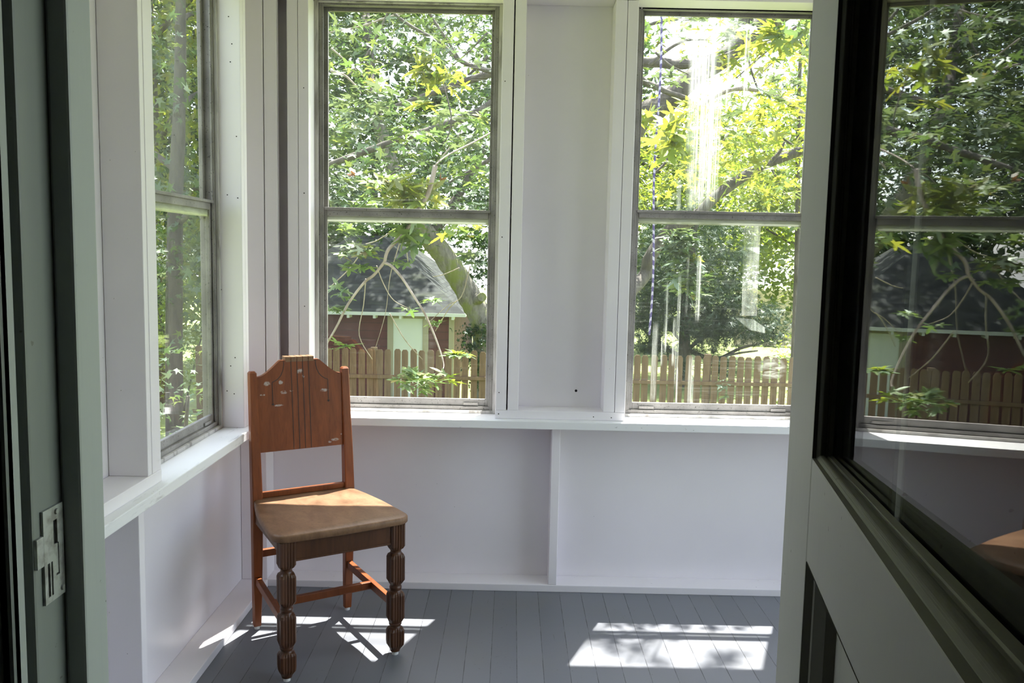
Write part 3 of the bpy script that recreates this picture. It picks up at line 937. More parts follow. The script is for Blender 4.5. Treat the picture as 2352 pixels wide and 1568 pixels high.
def front_leg(sx):
    WF, DF = 0.182, 0.398
    bm = bmesh.new()
    N = 96
    H = 0.0262
    levels = []          # z, scale, roundness (0 = fluted square, 1 = turned)

    def L(z, s, r):
        levels.append((z, s, r))
    L(0.012, 0.60, 1); L(0.018, 0.66, 1); L(0.022, 0.70, 0.5); L(0.034, 0.95, 0); L(0.048, 1.0, 0); L(0.084, 1.0, 0); L(0.092, 0.9, 0.35); L(0.096, 0.72, 1)
    L(0.099, 0.66, 1); L(0.102, 0.66, 1); L(0.104, 0.76, 1); L(0.108, 0.80, 1); L(0.112, 0.78, 1); L(0.117, 0.86, 0.5); L(0.128, 1.0, 0); L(0.205, 1.0, 0); L(0.214, 0.92, 0.3)
    L(0.219, 0.74, 1); L(0.223, 0.68, 1); L(0.227, 0.74, 1); L(0.233, 0.76, 1); L(0.238, 0.70, 1); L(0.242, 0.70, 1); L(0.247, 0.82, 0.6); L(0.258, 1.0, 0); L(0.335, 1.0, 0)
    L(0.344, 0.92, 0.35); L(0.349, 0.74, 1); L(0.353, 0.67, 1); L(0.358, 0.67, 1); L(0.362, 0.76, 1); L(0.366, 0.90, 0.4); L(0.374, 1.0, 0); L(0.448, 1.0, 0)
    rings = []
    for z, s, r in levels:
        ring = []
        for i in range(N):
            a = 2 * math.pi * i / N
            ca, sa = math.cos(a), math.sin(a)
            sq = min(H / max(abs(ca), abs(sa)), H * 1.20)      # chamfered square
            u = H * math.tan(((a + math.pi / 4) % (math.pi / 2)) - math.pi / 4) if True else 0
            fl = 0.0
            if abs(u) < H * 0.74:
                fl = -0.0026 * abs(math.sin(math.pi * (u / (H * 0.74) + 1) / 2 * 4))
            rr = (sq + fl) * (1 - r) + H * 1.02 * r
            rr *= s
            ring.append(bm.verts.new((sx * WF + ca * rr, -DF + sa * rr, z)))
        rings.append(ring)
    for a, b in zip(rings[:-1], rings[1:]):
        for i in range(N):
            bm.faces.new([a[i], a[(i + 1) % N], b[(i + 1) % N], b[i]])
    bm.faces.new(list(reversed(rings[0])))
    bm.faces.new(rings[-1])
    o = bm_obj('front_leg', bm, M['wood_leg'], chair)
    bm = bmesh.new()
    bmesh.ops.create_cone(bm, cap_ends=True, segments=16, radius1=0.011, radius2=0.011, depth=0.013, matrix=Matrix.Translation((sx * WF, -DF, 0.0065)))
    bm_obj('glide', bm, M['glide'], o)


front_leg(-1)
front_leg(1)

# seat: wide rounded front corners, tapering to the back posts, edge rolled over
def seat_outline(inset=0.0):
    fw, bw_, fy, by = 0.226 - inset, 0.178 - inset, -0.432 + inset, 0.006 - inset
    pts = []
    def corner(cx, cy, r, a0, a1, n=7):
        for i in range(n):
            a = rad(a0 + (a1 - a0) * i / (n - 1))
            pts.append((cx + r * math.cos(a), cy + r * math.sin(a)))
    corner(-bw_ + 0.01, by - 0.01, 0.01, 90, 185, 4)
    for t in (0.25, 0.5, 0.75):        # side bows out a little
        pts.append((-(bw_ + (fw - bw_) * t + 0.012 * math.sin(math.pi * t)), by + (fy - by) * t))
    corner(-fw + 0.048, fy + 0.048, 0.048, 183, 268)
    pts.append((0.0, fy - 0.006))
    corner(fw - 0.048, fy + 0.048, 0.048, 272, 357)
    for t in (0.75, 0.5, 0.25):
        pts.append(((bw_ + (fw - bw_) * t + 0.012 * math.sin(math.pi * t)), by + (fy - by) * t))
    corner(bw_ - 0.01, by - 0.01, 0.01, -5, 90, 4)
    return pts

bm = bmesh.new()
rings = []
for ins, z in ((0.006, 0.449), (0.002, 0.4500), (0.0, 0.453), (0.0, 0.4665), (0.002, 0.4705), (0.0065, 0.4732), (0.05, 0.4738)):
    rings.append([bm.verts.new((x, y, z)) for x, y in seat_outline(ins)])
nn = len(rings[0])
for a, b in zip(rings[:-1], rings[1:]):
    for i in range(nn):
        f = bm.faces.new([a[i], a[(i + 1) % nn], b[(i + 1) % nn], b[i]])
        f.smooth = True
cv = bm.verts.new((0, -0.20, 0.4705))
for i in range(nn):
    f = bm.faces.new([rings[-1][i], rings[-1][(i + 1) % nn], cv])
    f.smooth = True
bm.faces.new(list(reversed(rings[0])))
bmesh.ops.recalc_face_normals(bm, faces=list(bm.faces))
bm_obj('seat', bm, M['wood_seat'], chair)


def bar(name, p0, p1, w_, h_, mat, bev=0.0025):
    """rectangular bar between two points, h_ vertical"""
    p0, p1 = Vector(p0), Vector(p1)
    d = (p1 - p0)
    L_ = d.length
    b2 = bmesh.new()
    bx(b2, 0, L_, -w_ / 2, w_ / 2, -h_ / 2, h_ / 2, bev=bev)
    X = d.normalized()
    Y = Vector((0, 0, 1)).cross(X).normalized()
    Zv = X.cross(Y)
    m = Matrix([[X.x, Y.x, Zv.x, p0.x], [X.y, Y.y, Zv.y, p0.y], [X.z, Y.z, Zv.z, p0.z], [0, 0, 0, 1]])
    bmesh.ops.transform(b2, matrix=m, verts=list(b2.verts))
    return bm_obj(name, b2, mat, chair)

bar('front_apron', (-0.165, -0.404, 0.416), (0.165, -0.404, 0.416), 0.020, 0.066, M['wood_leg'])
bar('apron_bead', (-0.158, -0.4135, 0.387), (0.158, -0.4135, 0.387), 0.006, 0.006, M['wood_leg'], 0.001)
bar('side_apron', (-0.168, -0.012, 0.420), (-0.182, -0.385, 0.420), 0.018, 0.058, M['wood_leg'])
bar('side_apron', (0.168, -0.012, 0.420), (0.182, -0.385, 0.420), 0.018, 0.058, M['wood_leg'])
bar('rear_apron', (-0.155, 0.004, 0.425), (0.155, 0.004, 0.425), 0.018, 0.046, M['wood'])
bar('back_rail', (-0.155, back_y(0.484), 0.483), (0.155, back_y(0.484), 0.483), 0.018, 0.020, M['wood'])
bar('side_stretcher', (-0.167, 0.0, 0.182), (-0.180, -0.385, 0.172), 0.018, 0.028, M['wood'])
bar('side_stretcher', (0.167, 0.0, 0.182), (0.180, -0.385, 0.172), 0.018, 0.028, M['wood'])
bar('cross_stretcher', (-0.168, -0.215, 0.176), (0.168, -0.215, 0.176), 0.017, 0.026, M['wood'])
bar('rear_stretcher', (-0.158, 0.003, 0.275), (0.158, 0.003, 0.275), 0.016, 0.026, M['wood'])

# back panel with scrolled top edge
def crest(u):
    """height of the panel's top edge above the floor at width u"""
    a = abs(u)
    if a <= 0.070:
        return 0.946
    if a <= 0.140:
        t = (a - 0.070) / 0.070
        return 0.946 - 0.052 * (t * (2 - t)) ** 1.0 * (0.55 + 0.45 * t)
    t = (a - 0.140) / 0.02
    return 0.894 - 0.003 * t

us = [-0.158 + 0.316 * i / 60 for i in range(61)]
outline = [(u, crest(u)) for u in us] + [(0.158, 0.631), (-0.158, 0.631)]
bm = bmesh.new()
front, back = [], []
def lean(z):
    return RK * ((max(z, 0.44) - 0.44) / (HT - 0.44)) ** 1.15
for (u, z) in outline:
    bow = -0.010 * (1 - (u / 0.158) ** 2) * 0.0
    front.append(bm.verts.new((u, lean(z) - 0.0065 + bow, z)))
    back.append(bm.verts.new((u, lean(z) + 0.0125 + bow, z)))
n_ = len(outline)
# split in vertical strips so the panel follows the lean
for i in range(60):
    zt0, zt1 = crest(us[i]), crest(us[i + 1])
    b0 = [bm.verts.new((us[i], lean(0.631) - 0.0065, 0.631)), bm.verts.new((us[i + 1], lean(0.631) - 0.0065, 0.631))]
    prev = b0
    prevb = [bm.verts.new((us[i], lean(0.631) + 0.0125, 0.631)), bm.verts.new((us[i + 1], lean(0.631) + 0.0125, 0.631))]
    bm.faces.new([prevb[0], prevb[1], prev[1], prev[0]])
    for s in range(1, 7):
        z0, z1 = 0.631 + (zt0 - 0.631) * s / 6, 0.631 + (zt1 - 0.631) * s / 6
        cur = [bm.verts.new((us[i], lean(z0) - 0.0065, z0)), bm.verts.new((us[i + 1], lean(z1) - 0.0065, z1))]
        curb = [bm.verts.new((us[i], lean(z0) + 0.0125, z0)), bm.verts.new((us[i + 1], lean(z1) + 0.0125, z1))]
        bm.faces.new([prev[0], prev[1], cur[1], cur[0]])
        bm.faces.new([prevb[1], prevb[0], curb[0], curb[1]])
        if s == 6:
            bm.faces.new([cur[0], cur[1], curb[1], curb[0]])
        prev, prevb = cur, curb
for v in front + back:
    bm.verts.remove(v)
bmesh.ops.remove_doubles(bm, verts=list(bm.verts), dist=1e-6)
bmesh.ops.recalc_face_normals(bm, faces=list(bm.faces))
panel = bm_obj('back_panel', bm, M['wood_back'], chair)
# crest block: five reeds standing up at the middle of the top edge
bm = bmesh.new()
for i in range(5):
    x0 = -0.0525 + i * 0.021
    bx(bm, x0 + 0.0008, x0 + 0.0202, lean(0.95) - 0.008, lean(0.95) + 0.034, 0.939, 0.958, bev=0.002)
bm_obj('crest_block', bm, M['wood_seat'], panel)


def groove(pts, wd=0.0022):
    bm = bmesh.new()
    P = [(u, z) for u, z in pts]
    L_, R_ = [], []
    for i, (u, z) in enumerate(P):
        a = P[max(i - 1, 0)]
        b = P[min(i + 1, len(P) - 1)]
        dx, dz = b[0] - a[0], b[1] - a[1]
        ll = math.hypot(dx, dz)
        nx, nz = -dz / ll * wd / 2, dx / ll * wd / 2
        for lst, s in ((L_, 1), (R_, -1)):
            uu, zz = u + nx * s, z + nz * s
            lst.append((bm.verts.new((uu, lean(zz) - 0.0072, zz)), bm.verts.new((uu, lean(zz) - 0.0055, zz))))
    for i in range(len(P) - 1):
        bm.faces.new([L_[i][0], L_[i + 1][0], R_[i + 1][0], R_[i][0]])
        bm.faces.new([L_[i][1], L_[i + 1][1], L_[i + 1][0], L_[i][0]])
        bm.faces.new([R_[i][0], R_[i + 1][0], R_[i + 1][1], R_[i][1]])
    bmesh.ops.recalc_face_normals(bm, faces=list(bm.faces))
    return bm_obj('groove', bm, M['groove'], panel)

for u in (-0.0315, -0.0105, 0.0105, 0.0315):
    groove([(u, 0.632 + (0.944 - 0.632) * t / 10) for t in range(11)], 0.0024)
for sx in (-1, 1):
    pts = [(0.057, 0.944), (0.0575, 0.930), (0.061, 0.912), (0.068, 0.896), (0.078, 0.884), (0.090, 0.876), (0.1005, 0.872), (0.1008, 0.866), (0.1005, 0.84), (0.1003, 0.80)]
    groove([(sx * u, z) for u, z in pts], 0.0026)
    bm = bmesh.new()
    bmesh.ops.create_cone(bm, cap_ends=True, segments=18, radius1=0.0042, radius2=0.0042, depth=0.0016,
                          matrix=Matrix.Translation((sx * 0.1003, lean(0.795) - 0.0068, 0.795)) @ Matrix.Rotation(rad(90), 4, 'X'))
    bm_obj('drilled_dot', bm, M['groove'], panel)


# ------------------------------------------------------------------ outdoors
GZ = -1.30
def ground_z(x, y):
    t = min(1, max(0, (y - 9) / 7.0)) * min(1, max(0, (3.0 - x) / 4.0))
    return GZ - 0.95 * t * t * (3 - 2 * t)

bm = bmesh.new()
gx = np.concatenate([np.linspace(-60, -10, 18), np.linspace(-9, 14, 40), np.linspace(16, 60, 16)])
gy = np.concatenate([np.linspace(0.35, 30, 60), np.linspace(32, 90, 20)])
gy = np.concatenate([[-14, -8, -4], gy])
V = [[bm.verts.new((x, y, ground_z(x, y) + 0.03 * math.sin(x * 1.3 + y))) for x in gx] for y in gy]
for j in range(len(gy) - 1):
    for i in range(len(gx) - 1):
        f = bm.faces.new([V[j][i], V[j][i + 1], V[j + 1][i + 1], V[j + 1][i]])
        f.smooth = True
struct(bm_obj('ground', bm, M['lawn']), 'sunlit lawn beyond the windows')

k = NT('asphalt')
c = k.coord()
k.principled(k.mixc(k.step(k.noise(c, 2.5, 5), 0.35, 0.7), (0.05, 0.05, 0.052), (0.08, 0.08, 0.082)), 0.9)
M['asphalt'] = k.m
struct(box_obj('added_paving', (3.4, 12.0, -13.0, 3.5, GZ - 0.1, GZ + 0.06), M['asphalt']), 'unseen asphalt slab added beside the porch to tame the light bounced off the lawn')  # added out of view, keeps green lawn bounce from tinting the porch
# porch foundation and roof seen only from outside: keeps the light honest
struct(box_obj('foundation', (-0.14, XR + 0.1, -2.4, D + 0.02, GZ, -0.061), M['beige']))
struct(box_obj('roof', (-0.20, XR + 0.2, -2.6, D + 0.05, Z_CEIL + 0.061, Z_CEIL + 0.16), M['shingle']))

# ---- picket fence
def fence():
    yf = 8.80
    r = thing('picket_fence', 'low wooden picket fence with dog-eared tops running across the yard', 'fence', (1.5, yf, GZ))
    top = -0.045 - GZ
    x0, x1 = -3.55, 8.2
    bm = bmesh.new()
    extrude_poly(bm, [(-0.046, 0), (0.046, 0), (0.046, top - 0.03), (0.026, top), (-0.026, top), (-0.046, top - 0.03)], 'y', 0.0, 0.018)
    proto = bm_obj('picket', bm, M['fence'], r)
    n = int((x1 - x0) / 0.124)
    for i in range(n):
        o = proto if i == 0 else proto.copy()
        if i:
            COL.objects.link(o)
            o.parent = r
        o.location = (x0 - 1.5 + i * 0.124 + random.uniform(-0.006, 0.006), 0.0, random.uniform(-0.012, 0.012))
        o.rotation_euler = (0, rad(random.uniform(-0.5, 0.5)), 0)
    for z in (0.30, 0.86):
        box_obj('rail', (x0 - 1.5 - 0.1, x1 - 1.5, -0.036, -0.001, z - 0.025, z + 0.025), M['fence'], r, 0.003)
    pp = None
    for i in range(5):
        xx = x0 - 1.5 + 0.05 + i * 2.42
        box_obj('fence_post', (xx, xx + 0.09, 0.020, 0.11, 0, top + 0.02), M['fence'], r, 0.004)
fence()

# ---- tall stockade fence further off
r = thing('stockade_fence', 'tall pale board fence far behind the trees at the right', 'fence', (10.2, 23.2, GZ), rad(12))
bm = bmesh.new()
for i in range(40):
    extrude_poly(bm, [(-2.4 + i * 0.12, 0), (-2.4 + i * 0.12 + 0.112, 0), (-2.4 + i * 0.12 + 0.112, 1.72), (-2.4 + i * 0.12 + 0.056, 1.80), (-2.4 + i * 0.12, 1.72)], 'y', 0, 0.02)
bm_obj('board_panel', bm, M['fence_pale'], r)
box_obj('rail', (-2.4, 2.4, 0.021, 0.06, 1.35, 1.44), M['fence_pale'], r)

# ---- garage
def garage():
    gz = -2.25
    Y0, Y1 = 17.0, 27.0
    X0, X1 = -5.3, -0.46
    ez = -0.05
    g = thing('garage', 'dark red garage with a grey shingle hip roof and white door behind the fence', 'garage', ((X0 + X1) / 2, Y0, gz))
    ox, oy, oz = (X0 + X1) / 2, Y0, gz
    def W(x, y, z):
        return (x - ox, y - oy, z - oz)
    bm = bmesh.new()
    bx(bm, X0 - ox, X1 - ox, 0, Y1 - Y0, 0, ez + 0.02 - oz)
    bm_obj('walls', bm, M['red'], g)
    # hip roof
    e = 0.36
    c = [W(X0 - e, Y0 - e, ez), W(X1 + e - 0.06, Y0 - e, ez), W(X1 + e - 0.06, Y1 + e, ez), W(X0 - e, Y1 + e, ez)]
    ra, rb = W(-2.62, 20.0, 1.80), W(-2.62, 24.0, 1.80)
    ra2 = W(-3.5, 20.0, 1.80)
    rb2 = W(-3.5, 24.0, 1.80)
    bm = bmesh.new()
    uv = bm.loops.layers.uv.new('UVMap')
    def face(pts, ax):
        vs = [bm.verts.new(p) for p in pts]
        f = bm.faces.new(vs)
        n = (Vector(pts[1]) - Vector(pts[0])).normalized()
        up = Vector(f.normal) if f.normal.length else None
        f.normal_update()
        v = f.normal.cross(n)
        o = Vector(pts[0])
        for lp in f.loops:
            q = lp.vert.co - o
            lp[uv].uv = (q.dot(n), abs(q.dot(v)))
    face([c[0], c[1], ra, ra2], 0)
    face([c[1], c[2], rb, ra], 1)
    face([c[2], c[3], rb2, rb], 0)
    face([c[3], c[0], ra2, rb2], 1)
    face([ra, rb, rb2, ra2], 1)
    rf = bm_obj('roof', bm, M['shingle'], g)
    boxes_obj('fascia', [(c[0][0], c[1][0], c[0][1] - 0.02, c[0][1] + 0.01, c[0][2] - 0.085, c[0][2] - 0.005),
                         (c[1][0] - 0.01, c[1][0] + 0.02, c[1][1], c[2][1], c[1][2] - 0.085, c[1][2] - 0.005)], M['gdoor'], g)
    i = 0
    x = c[0][0] + 0.25
    while x < c[1][0] - 0.1:
        box_obj('rafter_tail', (x - 0.03, x + 0.03, c[0][1] + 0.01, 0.0, c[0][2] - 0.16, c[0][2] - 0.06), M['gdoor'], g)
        x += 0.62
    # door with beige surround
    dz = -0.22
    dx0, dx1 = -1.90, -1.19
    boxes_obj('door_casing', [(dx0 - 0.14 - ox, dx0 - ox, -0.05, 0.0, 0, dz + 0.13 - oz), (dx1 - ox, dx1 + 0.14 - ox, -0.05, 0.0, 0, dz + 0.13 - oz),
                              (dx0 - ox, dx1 - ox, -0.05, 0.0, dz - oz, dz + 0.13 - oz)], M['beige'], g)
    box_obj('door', (dx0 - ox, dx1 - ox, -0.03, 0.0, 0.02, dz - oz), M['gdoor'], g)
    box_obj('corner_board', (X1 - 0.10 - ox, X1 + 0.02 - ox, -0.02, 0.10, 0, ez - 0.08 - oz), M['beige'], g)
garage()


# ---- leaves
def leaf_maple(nteeth=1):
    """deep five-lobed silver maple leaf, unit long, stalk at the origin, tip on +y"""
    lob = [(-128, 0.42), (-68, 0.74), (0, 1.0), (68, 0.74), (128, 0.42)]
    pts = [(0.0, 0.0)]
    cx, cy = 0.0, 0.22
    out = []
    for i, (a, l) in enumerate(lob):
        for (da, fr) in ((-17, 0.56), (-11, 0.62), (-10, 0.74), (0, 1.0), (10, 0.74), (11, 0.62), (17, 0.56)):
            aa = rad(90 - (a + da))
            out.append((cx + math.cos(aa) * l * fr * 0.8, cy + math.sin(aa) * l * fr * 0.8))
        if i < 4:
            am = (a + lob[i + 1][0]) / 2
            aa = rad(90 - am)
            out.append((cx + math.cos(aa) * 0.17, cy + math.sin(aa) * 0.17))
    v = [(cx, cy, 0.0), (0, -0.02, 0.0)] + [(x, y, -0.16 * ((x - cx) ** 2 + (y - cy) ** 2)) for x, y in out]
    n = len(out)
    f = [(0, i + 2, i + 3) for i in range(n - 1)] + [(0, 1, 2), (0, n + 1, 1)]
    # thin stalk
    b = len(v)
    v += [(-0.012, -0.02, 0), (0.012, -0.02, 0), (0.0, -0.55, 0.04)]
    f += [(b, b + 2, b + 1)]
    return np.array(v), np.array(f)


def leaf_star():
    pts = []
    for a, l in ((-120, .45), (-60, .75), (0, 1.0), (60, .75), (120, .45)):
        pts.append((math.sin(rad(a)) * l, 0.1 + math.cos(rad(a)) * l))
        if a < 120:
            pts.append((math.sin(rad(a + 30)) * .26, 0.1 + math.cos(rad(a + 30)) * .26))
    v = [(0, 0.1, 0)] + [(x * 0.85, y * 0.85, -0.12 * (x * x + y * y)) for x, y in pts]
    n = len(pts)
    return np.array(v), np.array([(0, i + 1, i + 2) for i in range(n - 1)] + [(0, n, 1)])


def leaf_oval():
    v = np.array([(0, 0, 0), (0.30, 0.42, -0.06), (0, 1.0, -0.12), (-0.30, 0.42, -0.06)])
    return v, np.array([(0, 1, 2), (0, 2, 3)])


def leaf_needle():
    v = []
    f = []
    for i, a in enumerate((-42, -20, 0, 20, 42)):
        s, c_ = math.sin(rad(a)), math.cos(rad(a))
        b = len(v)
        v += [(0.0 - 0.035 * c_, 0.16 * i * 0.3, 0), (0.035 * c_, 0.16 * i * 0.3, 0), (s * 0.9, c_ * 0.9 + 0.05 * i, -0.1 * abs(s))]
        f.append((b, b + 1, b + 2))
    return np.array(v), np.array(f)


LEAVES = {'maple': leaf_maple(), 'star': leaf_star(), 'oval': leaf_oval(), 'needle': leaf_needle()}


def leaf_mesh(name, kind, pos, size, mat, parent=None, tilt=35, up=(0, 0, 1), yaw=None, loc=(0, 0, 0), extra=None):
    """one mesh of many leaves; pos (n,3) world, parent's loc subtracted"""
    v0, f0 = LEAVES[kind]
    n = len(pos)
    pos = np.asarray(pos, float) - np.asarray(loc, float)
    size = np.broadcast_to(np.asarray(size, float), (n,))
    yw = rng.uniform(0, 2 * np.pi, n) if yaw is None else yaw
    tx = np.radians(rng.normal(0, tilt, n))
    ty = np.radians(rng.normal(0, tilt, n))
    cy, sy = np.cos(yw), np.sin(yw)
    cx, sx = np.cos(tx), np.sin(tx)
    cz, sz = np.cos(ty), np.sin(ty)
    Z = np.zeros(n)
    O = np.ones(n)
    Rx = np.stack([np.stack([O, Z, Z], -1), np.stack([Z, cx, -sx], -1), np.stack([Z, sx, cx], -1)], 1)
    Ry = np.stack([np.stack([cz, Z, sz], -1), np.stack([Z, O, Z], -1), np.stack([-sz, Z, cz], -1)], 1)
    Rz = np.stack([np.stack([cy, -sy, Z], -1), np.stack([sy, cy, Z], -1), np.stack([Z, Z, O], -1)], 1)
    Rm = Rx @ Ry @ Rz
    P = np.einsum('nij,vj->nvi', Rm, v0) * size[:, None, None] + pos[:, None, :]
    nv, nf = len(v0), len(f0)
    verts = P.reshape(-1, 3)
    faces = (f0[None] + (np.arange(n) * nv)[:, None, None]).reshape(-1, 3)
    me = bpy.data.meshes.new(name)
    me.vertices.add(len(verts))
    me.vertices.foreach_set('co', verts.ravel())
    me.loops.add(faces.size)
    me.loops.foreach_set('vertex_index', faces.ravel().astype(np.int32))
    me.polygons.add(len(faces))
    me.polygons.foreach_set('loop_start', np.arange(0, faces.size, 3, dtype=np.int32))
    me.update(calc_edges=True)
    return link(name, me, parent, [mat])


def cloud(n, c, r, flat=1.0, shell=0.0):
    d = rng.normal(size=(n, 3))
    d /= np.linalg.norm(d, axis=1)[:, None]
    u = rng.uniform(shell, 1, n) ** (1 / 3)
    return np.asarray(c) + d * u[:, None] * np.asarray(r)


# ---- the silver maple close to the house: trunk hidden behind the centre panel, limbs and sprays across both windows
TX, TY = 1.80, 6.6
mp = thing('silver_maple', 'big silver maple whose dark limbs and starry leaves hang across both back windows', 'tree', (TX, TY, GZ))
ML = (TX, TY, GZ)


def loc_pts(pts):
    return [Vector(p) - Vector(ML) for p in pts]

tube_obj('trunk', loc_pts([(TX, TY, GZ - 0.1), (TX - 0.04, TY + 0.02, 0.2), (TX + 0.06, TY, 1.6), (TX + 0.02, TY + 0.05, 3.0), (TX - 0.1, TY, 4.6), (TX + 0.1, TY, 6.5)]),
         [0.30, 0.22, 0.20, 0.17, 0.13, 0.08], M['bark'], mp, 14, 6, 0.06)


def limb(name, pix, rs, Y=6.5, start=None, end=None, mat='bark', dy=0.0, sides=9):
    pts = [at(x, y, Y + dy * i / max(1, len(pix) - 1)) for i, (x, y) in enumerate(pix)]
    if start is not None:
        pts = [Vector(start)] + pts
        rs = [rs[0] * 1.25] + list(rs)
    if end is not None:
        pts = pts + [Vector(end)]
        rs = list(rs) + [rs[-1] * 0.7]
    return tube_obj(name, loc_pts(pts), rs, M[mat], mp, sides, 5, 0.05)


TK = lambda z: (TX + 0.03, TY, z)
limb('limb', [(1470, 275), (1520, 245), (1600, 172), (1672, 128), (1748, 62), (1825, 5), (1900, -60)], [0.12, 0.12, 0.11, 0.11, 0.12, 0.125, 0.11], 6.4, TK(1.75))
limb('limb', [(1450, 160), (1495, 143), (1554, 148), (1620, 140), (1680, 110)], [0.06, 0.06, 0.06, 0.055, 0.05], 6.7, TK(2.75))
limb('limb', [(1440, 180), (1490, 193), (1535, 212), (1580, 228), (1610, 260)], [0.035, 0.035, 0.03, 0.025, 0.015], 6.2, TK(2.7))
limb('limb', [(1700, 100), (1708, 70), (1718, 20), (1722, -60)], [0.09, 0.085, 0.08, 0.075], 6.5)
limb('limb', [(1475, 640), (1492, 595), (1515, 556), (1545, 524), (1590, 506), (1640, 455), (1700, 411), (1764, 376), (1840, 345), (1930, 310)], [0.085, 0.085, 0.08, 0.075, 0.07, 0.07, 0.068, 0.065, 0.06, 0.05], 7.6, (TX + 0.2, TY + 0.25, 0.6))
limb('limb', [(1600, 250), (1650, 218), (1695, 204), (1750, 210), (1806, 233), (1845, 263), (1890, 300)], [0.018, 0.02, 0.022, 0.024, 0.026, 0.028, 0.03], 5.6, None, None, 'bark_pale')
limb('limb', [(1180, 160), (1121, 171), (1065, 189), (982, 218), (915, 241), (860, 262)], [0.05, 0.045, 0.04, 0.032, 0.024, 0.012], 6.5, TK(2.9))
limb('limb', [(1180, 235), (1090, 262), (988, 300), (932, 314), (882, 333), (816, 356), (759, 377), (700, 400)], [0.05, 0.05, 0.045, 0.042, 0.038, 0.036, 0.03, 0.02], 6.2, TK(2.5))
limb('limb', [(1180, 330), (1121, 369), (1075, 396), (1030, 420)], [0.03, 0.026, 0.02, 0.01], 6.3, TK(2.2))
limb('limb', [(880, -20), (902, 27), (949, 63), (1008, 96), (1048, 133), (1080, 150), (1130, 165)], [0.012, 0.016, 0.018, 0.02, 0.022, 0.025, 0.03], 6.3)
limb('limb', [(975, -10), (988, 33), (1021, 83), (1062, 146)], [0.016, 0.016, 0.014, 0.012], 6.1)
limb('limb', [(905, 0), (889, 33), (862, 90), (829, 146), (790, 180)], [0.012, 0.012, 0.011, 0.01, 0.006], 6.0)
limb('limb', [(755, 75), (830, 60), (890, 40), (960, 20)], [0.008, 0.01, 0.012, 0.014], 6.6, None, None, 'bark_pale')
limb('limb', [(760, 163), (790, 172), (815, 195), (830, 215)], [0.012, 0.011, 0.009, 0.005], 5.2, None, None, 'bark_pale')
limb('limb', [(1480, 60), (1540, 45), (1620, 42), (1632, 30), (1650, 22)], [0.02, 0.02, 0.016, 0.014, 0.01], 7.0)
limb('limb', [(1490, 150), (1540, 110), (1580, 92), (1625, 92)], [0.02, 0.018, 0.014, 0.008], 6.0)
limb('limb', [(1760, 380), (1790, 350), (1802, 325)], [0.03, 0.022, 0.012], 7.4)
for (a, b_, c_, r_, yy) in (((1700, 60), (1735, 190), (1795, 310), 0.012, 5.4), ((1830, 60), (1770, 110), (1690, 180), 0.014, 5.0), ((1840, 90), (1790, 130), (1740, 175), 0.010, 4.6),
                            ((1770, 385), (1790, 420), (1805, 450), 0.012, 7.2), ((1505, 120), (1540, 150), (1600, 180), 0.012, 5.2), ((1560, 390), (1590, 392), (1620, 395), 0.01, 6.0),
                            ((1500, 400), (1530, 370), (1545, 320), 0.02, 7.2), ((1120, 75), (1075, 120), (1040, 150), 0.012, 5.8), ((1121, 130), (1090, 160), (1075, 172), 0.02, 6.4),
                            ((760, 110), (800, 145), (840, 180), 0.010, 5.6), ((870, 440), (900, 400), (950, 370), 0.012, 6.8), ((1000, 380), (1040, 330), (1060, 300), 0.010, 5.2),
                            ((1600, 420), (1680, 300), (1760, 270), 0.010, 5.4), ((1655, 130), (1720, 105), (1800, 95), 0.012, 5.6)):
    limb('twig', [a, b_, c_], [r_, r_ * 0.8, r_ * 0.4], yy, None, None, 'bark_pale' if r_ < 0.011 else 'bark', 0.1, 6)

# low hanging fork of the near branch in the left window
NB = 1.45
limb('hanging_branch', [(1000, 380), (985, 440), (960, 485), (945, 510), (922, 543), (892, 573), (883, 603)], [0.014, 0.013, 0.012, 0.0115, 0.011, 0.010, 0.009], NB, None, None, 'bark_pale', 0.0, 7)
limb('hanging_branch', [(884, 600), (860, 630), (836, 649), (799, 699), (772, 752), (750, 790), (725, 840)], [0.0085, 0.008, 0.0075, 0.007, 0.006, 0.005, 0.004], NB, None, None, 'bark_pale', 0.0, 7)
limb('hanging_branch', [(883, 604), (898, 610), (922, 636), (948, 676), (975, 719), (1001, 778), (1018, 830), (1018, 848)], [0.0085, 0.008, 0.0075, 0.0068, 0.006, 0.005, 0.004, 0.003], NB, None, None, 'bark_pale', -0.2, 7)
for pp in ([(922, 545), (905, 600), (895, 640), (885, 720), (862, 800)], [(865, 610), (880, 650), (905, 690), (950, 712)], [(940, 505), (870, 550), (840, 560)], [(895, 720), (930, 780), (970, 825)],
           [(840, 640), (835, 700), (825, 770), (855, 825)], [(830, 580), (800, 620), (757, 660)], [(955, 515), (935, 560), (937, 600)], [(1055, 615), (1020, 630), (995, 635)], [(1080, 610), (1060, 680), (1030, 700), (990, 735)],
           [(1050, 690), (1030, 710), (1000, 760)]):
    limb('hanging_twig', pp, [0.0035, 0.003, 0.0025, 0.002, 0.0015][:len(pp)], NB + 0.25, None, None, 'bark_pale', 0.2, 5)
limb('hanging_twig', [(1015, 180), (1036, 265), (1030, 310), (1015, 330)], [0.005, 0.0045, 0.004, 0.003], 2.0, None, None, 'bark', 0.0, 5)
limb('hanging_twig', [(1135, 300), (1090, 325), (1030, 355), (1000, 378)], [0.006, 0.006, 0.005, 0.004], 2.2, None, None, 'bark_pale', -0.6, 5)


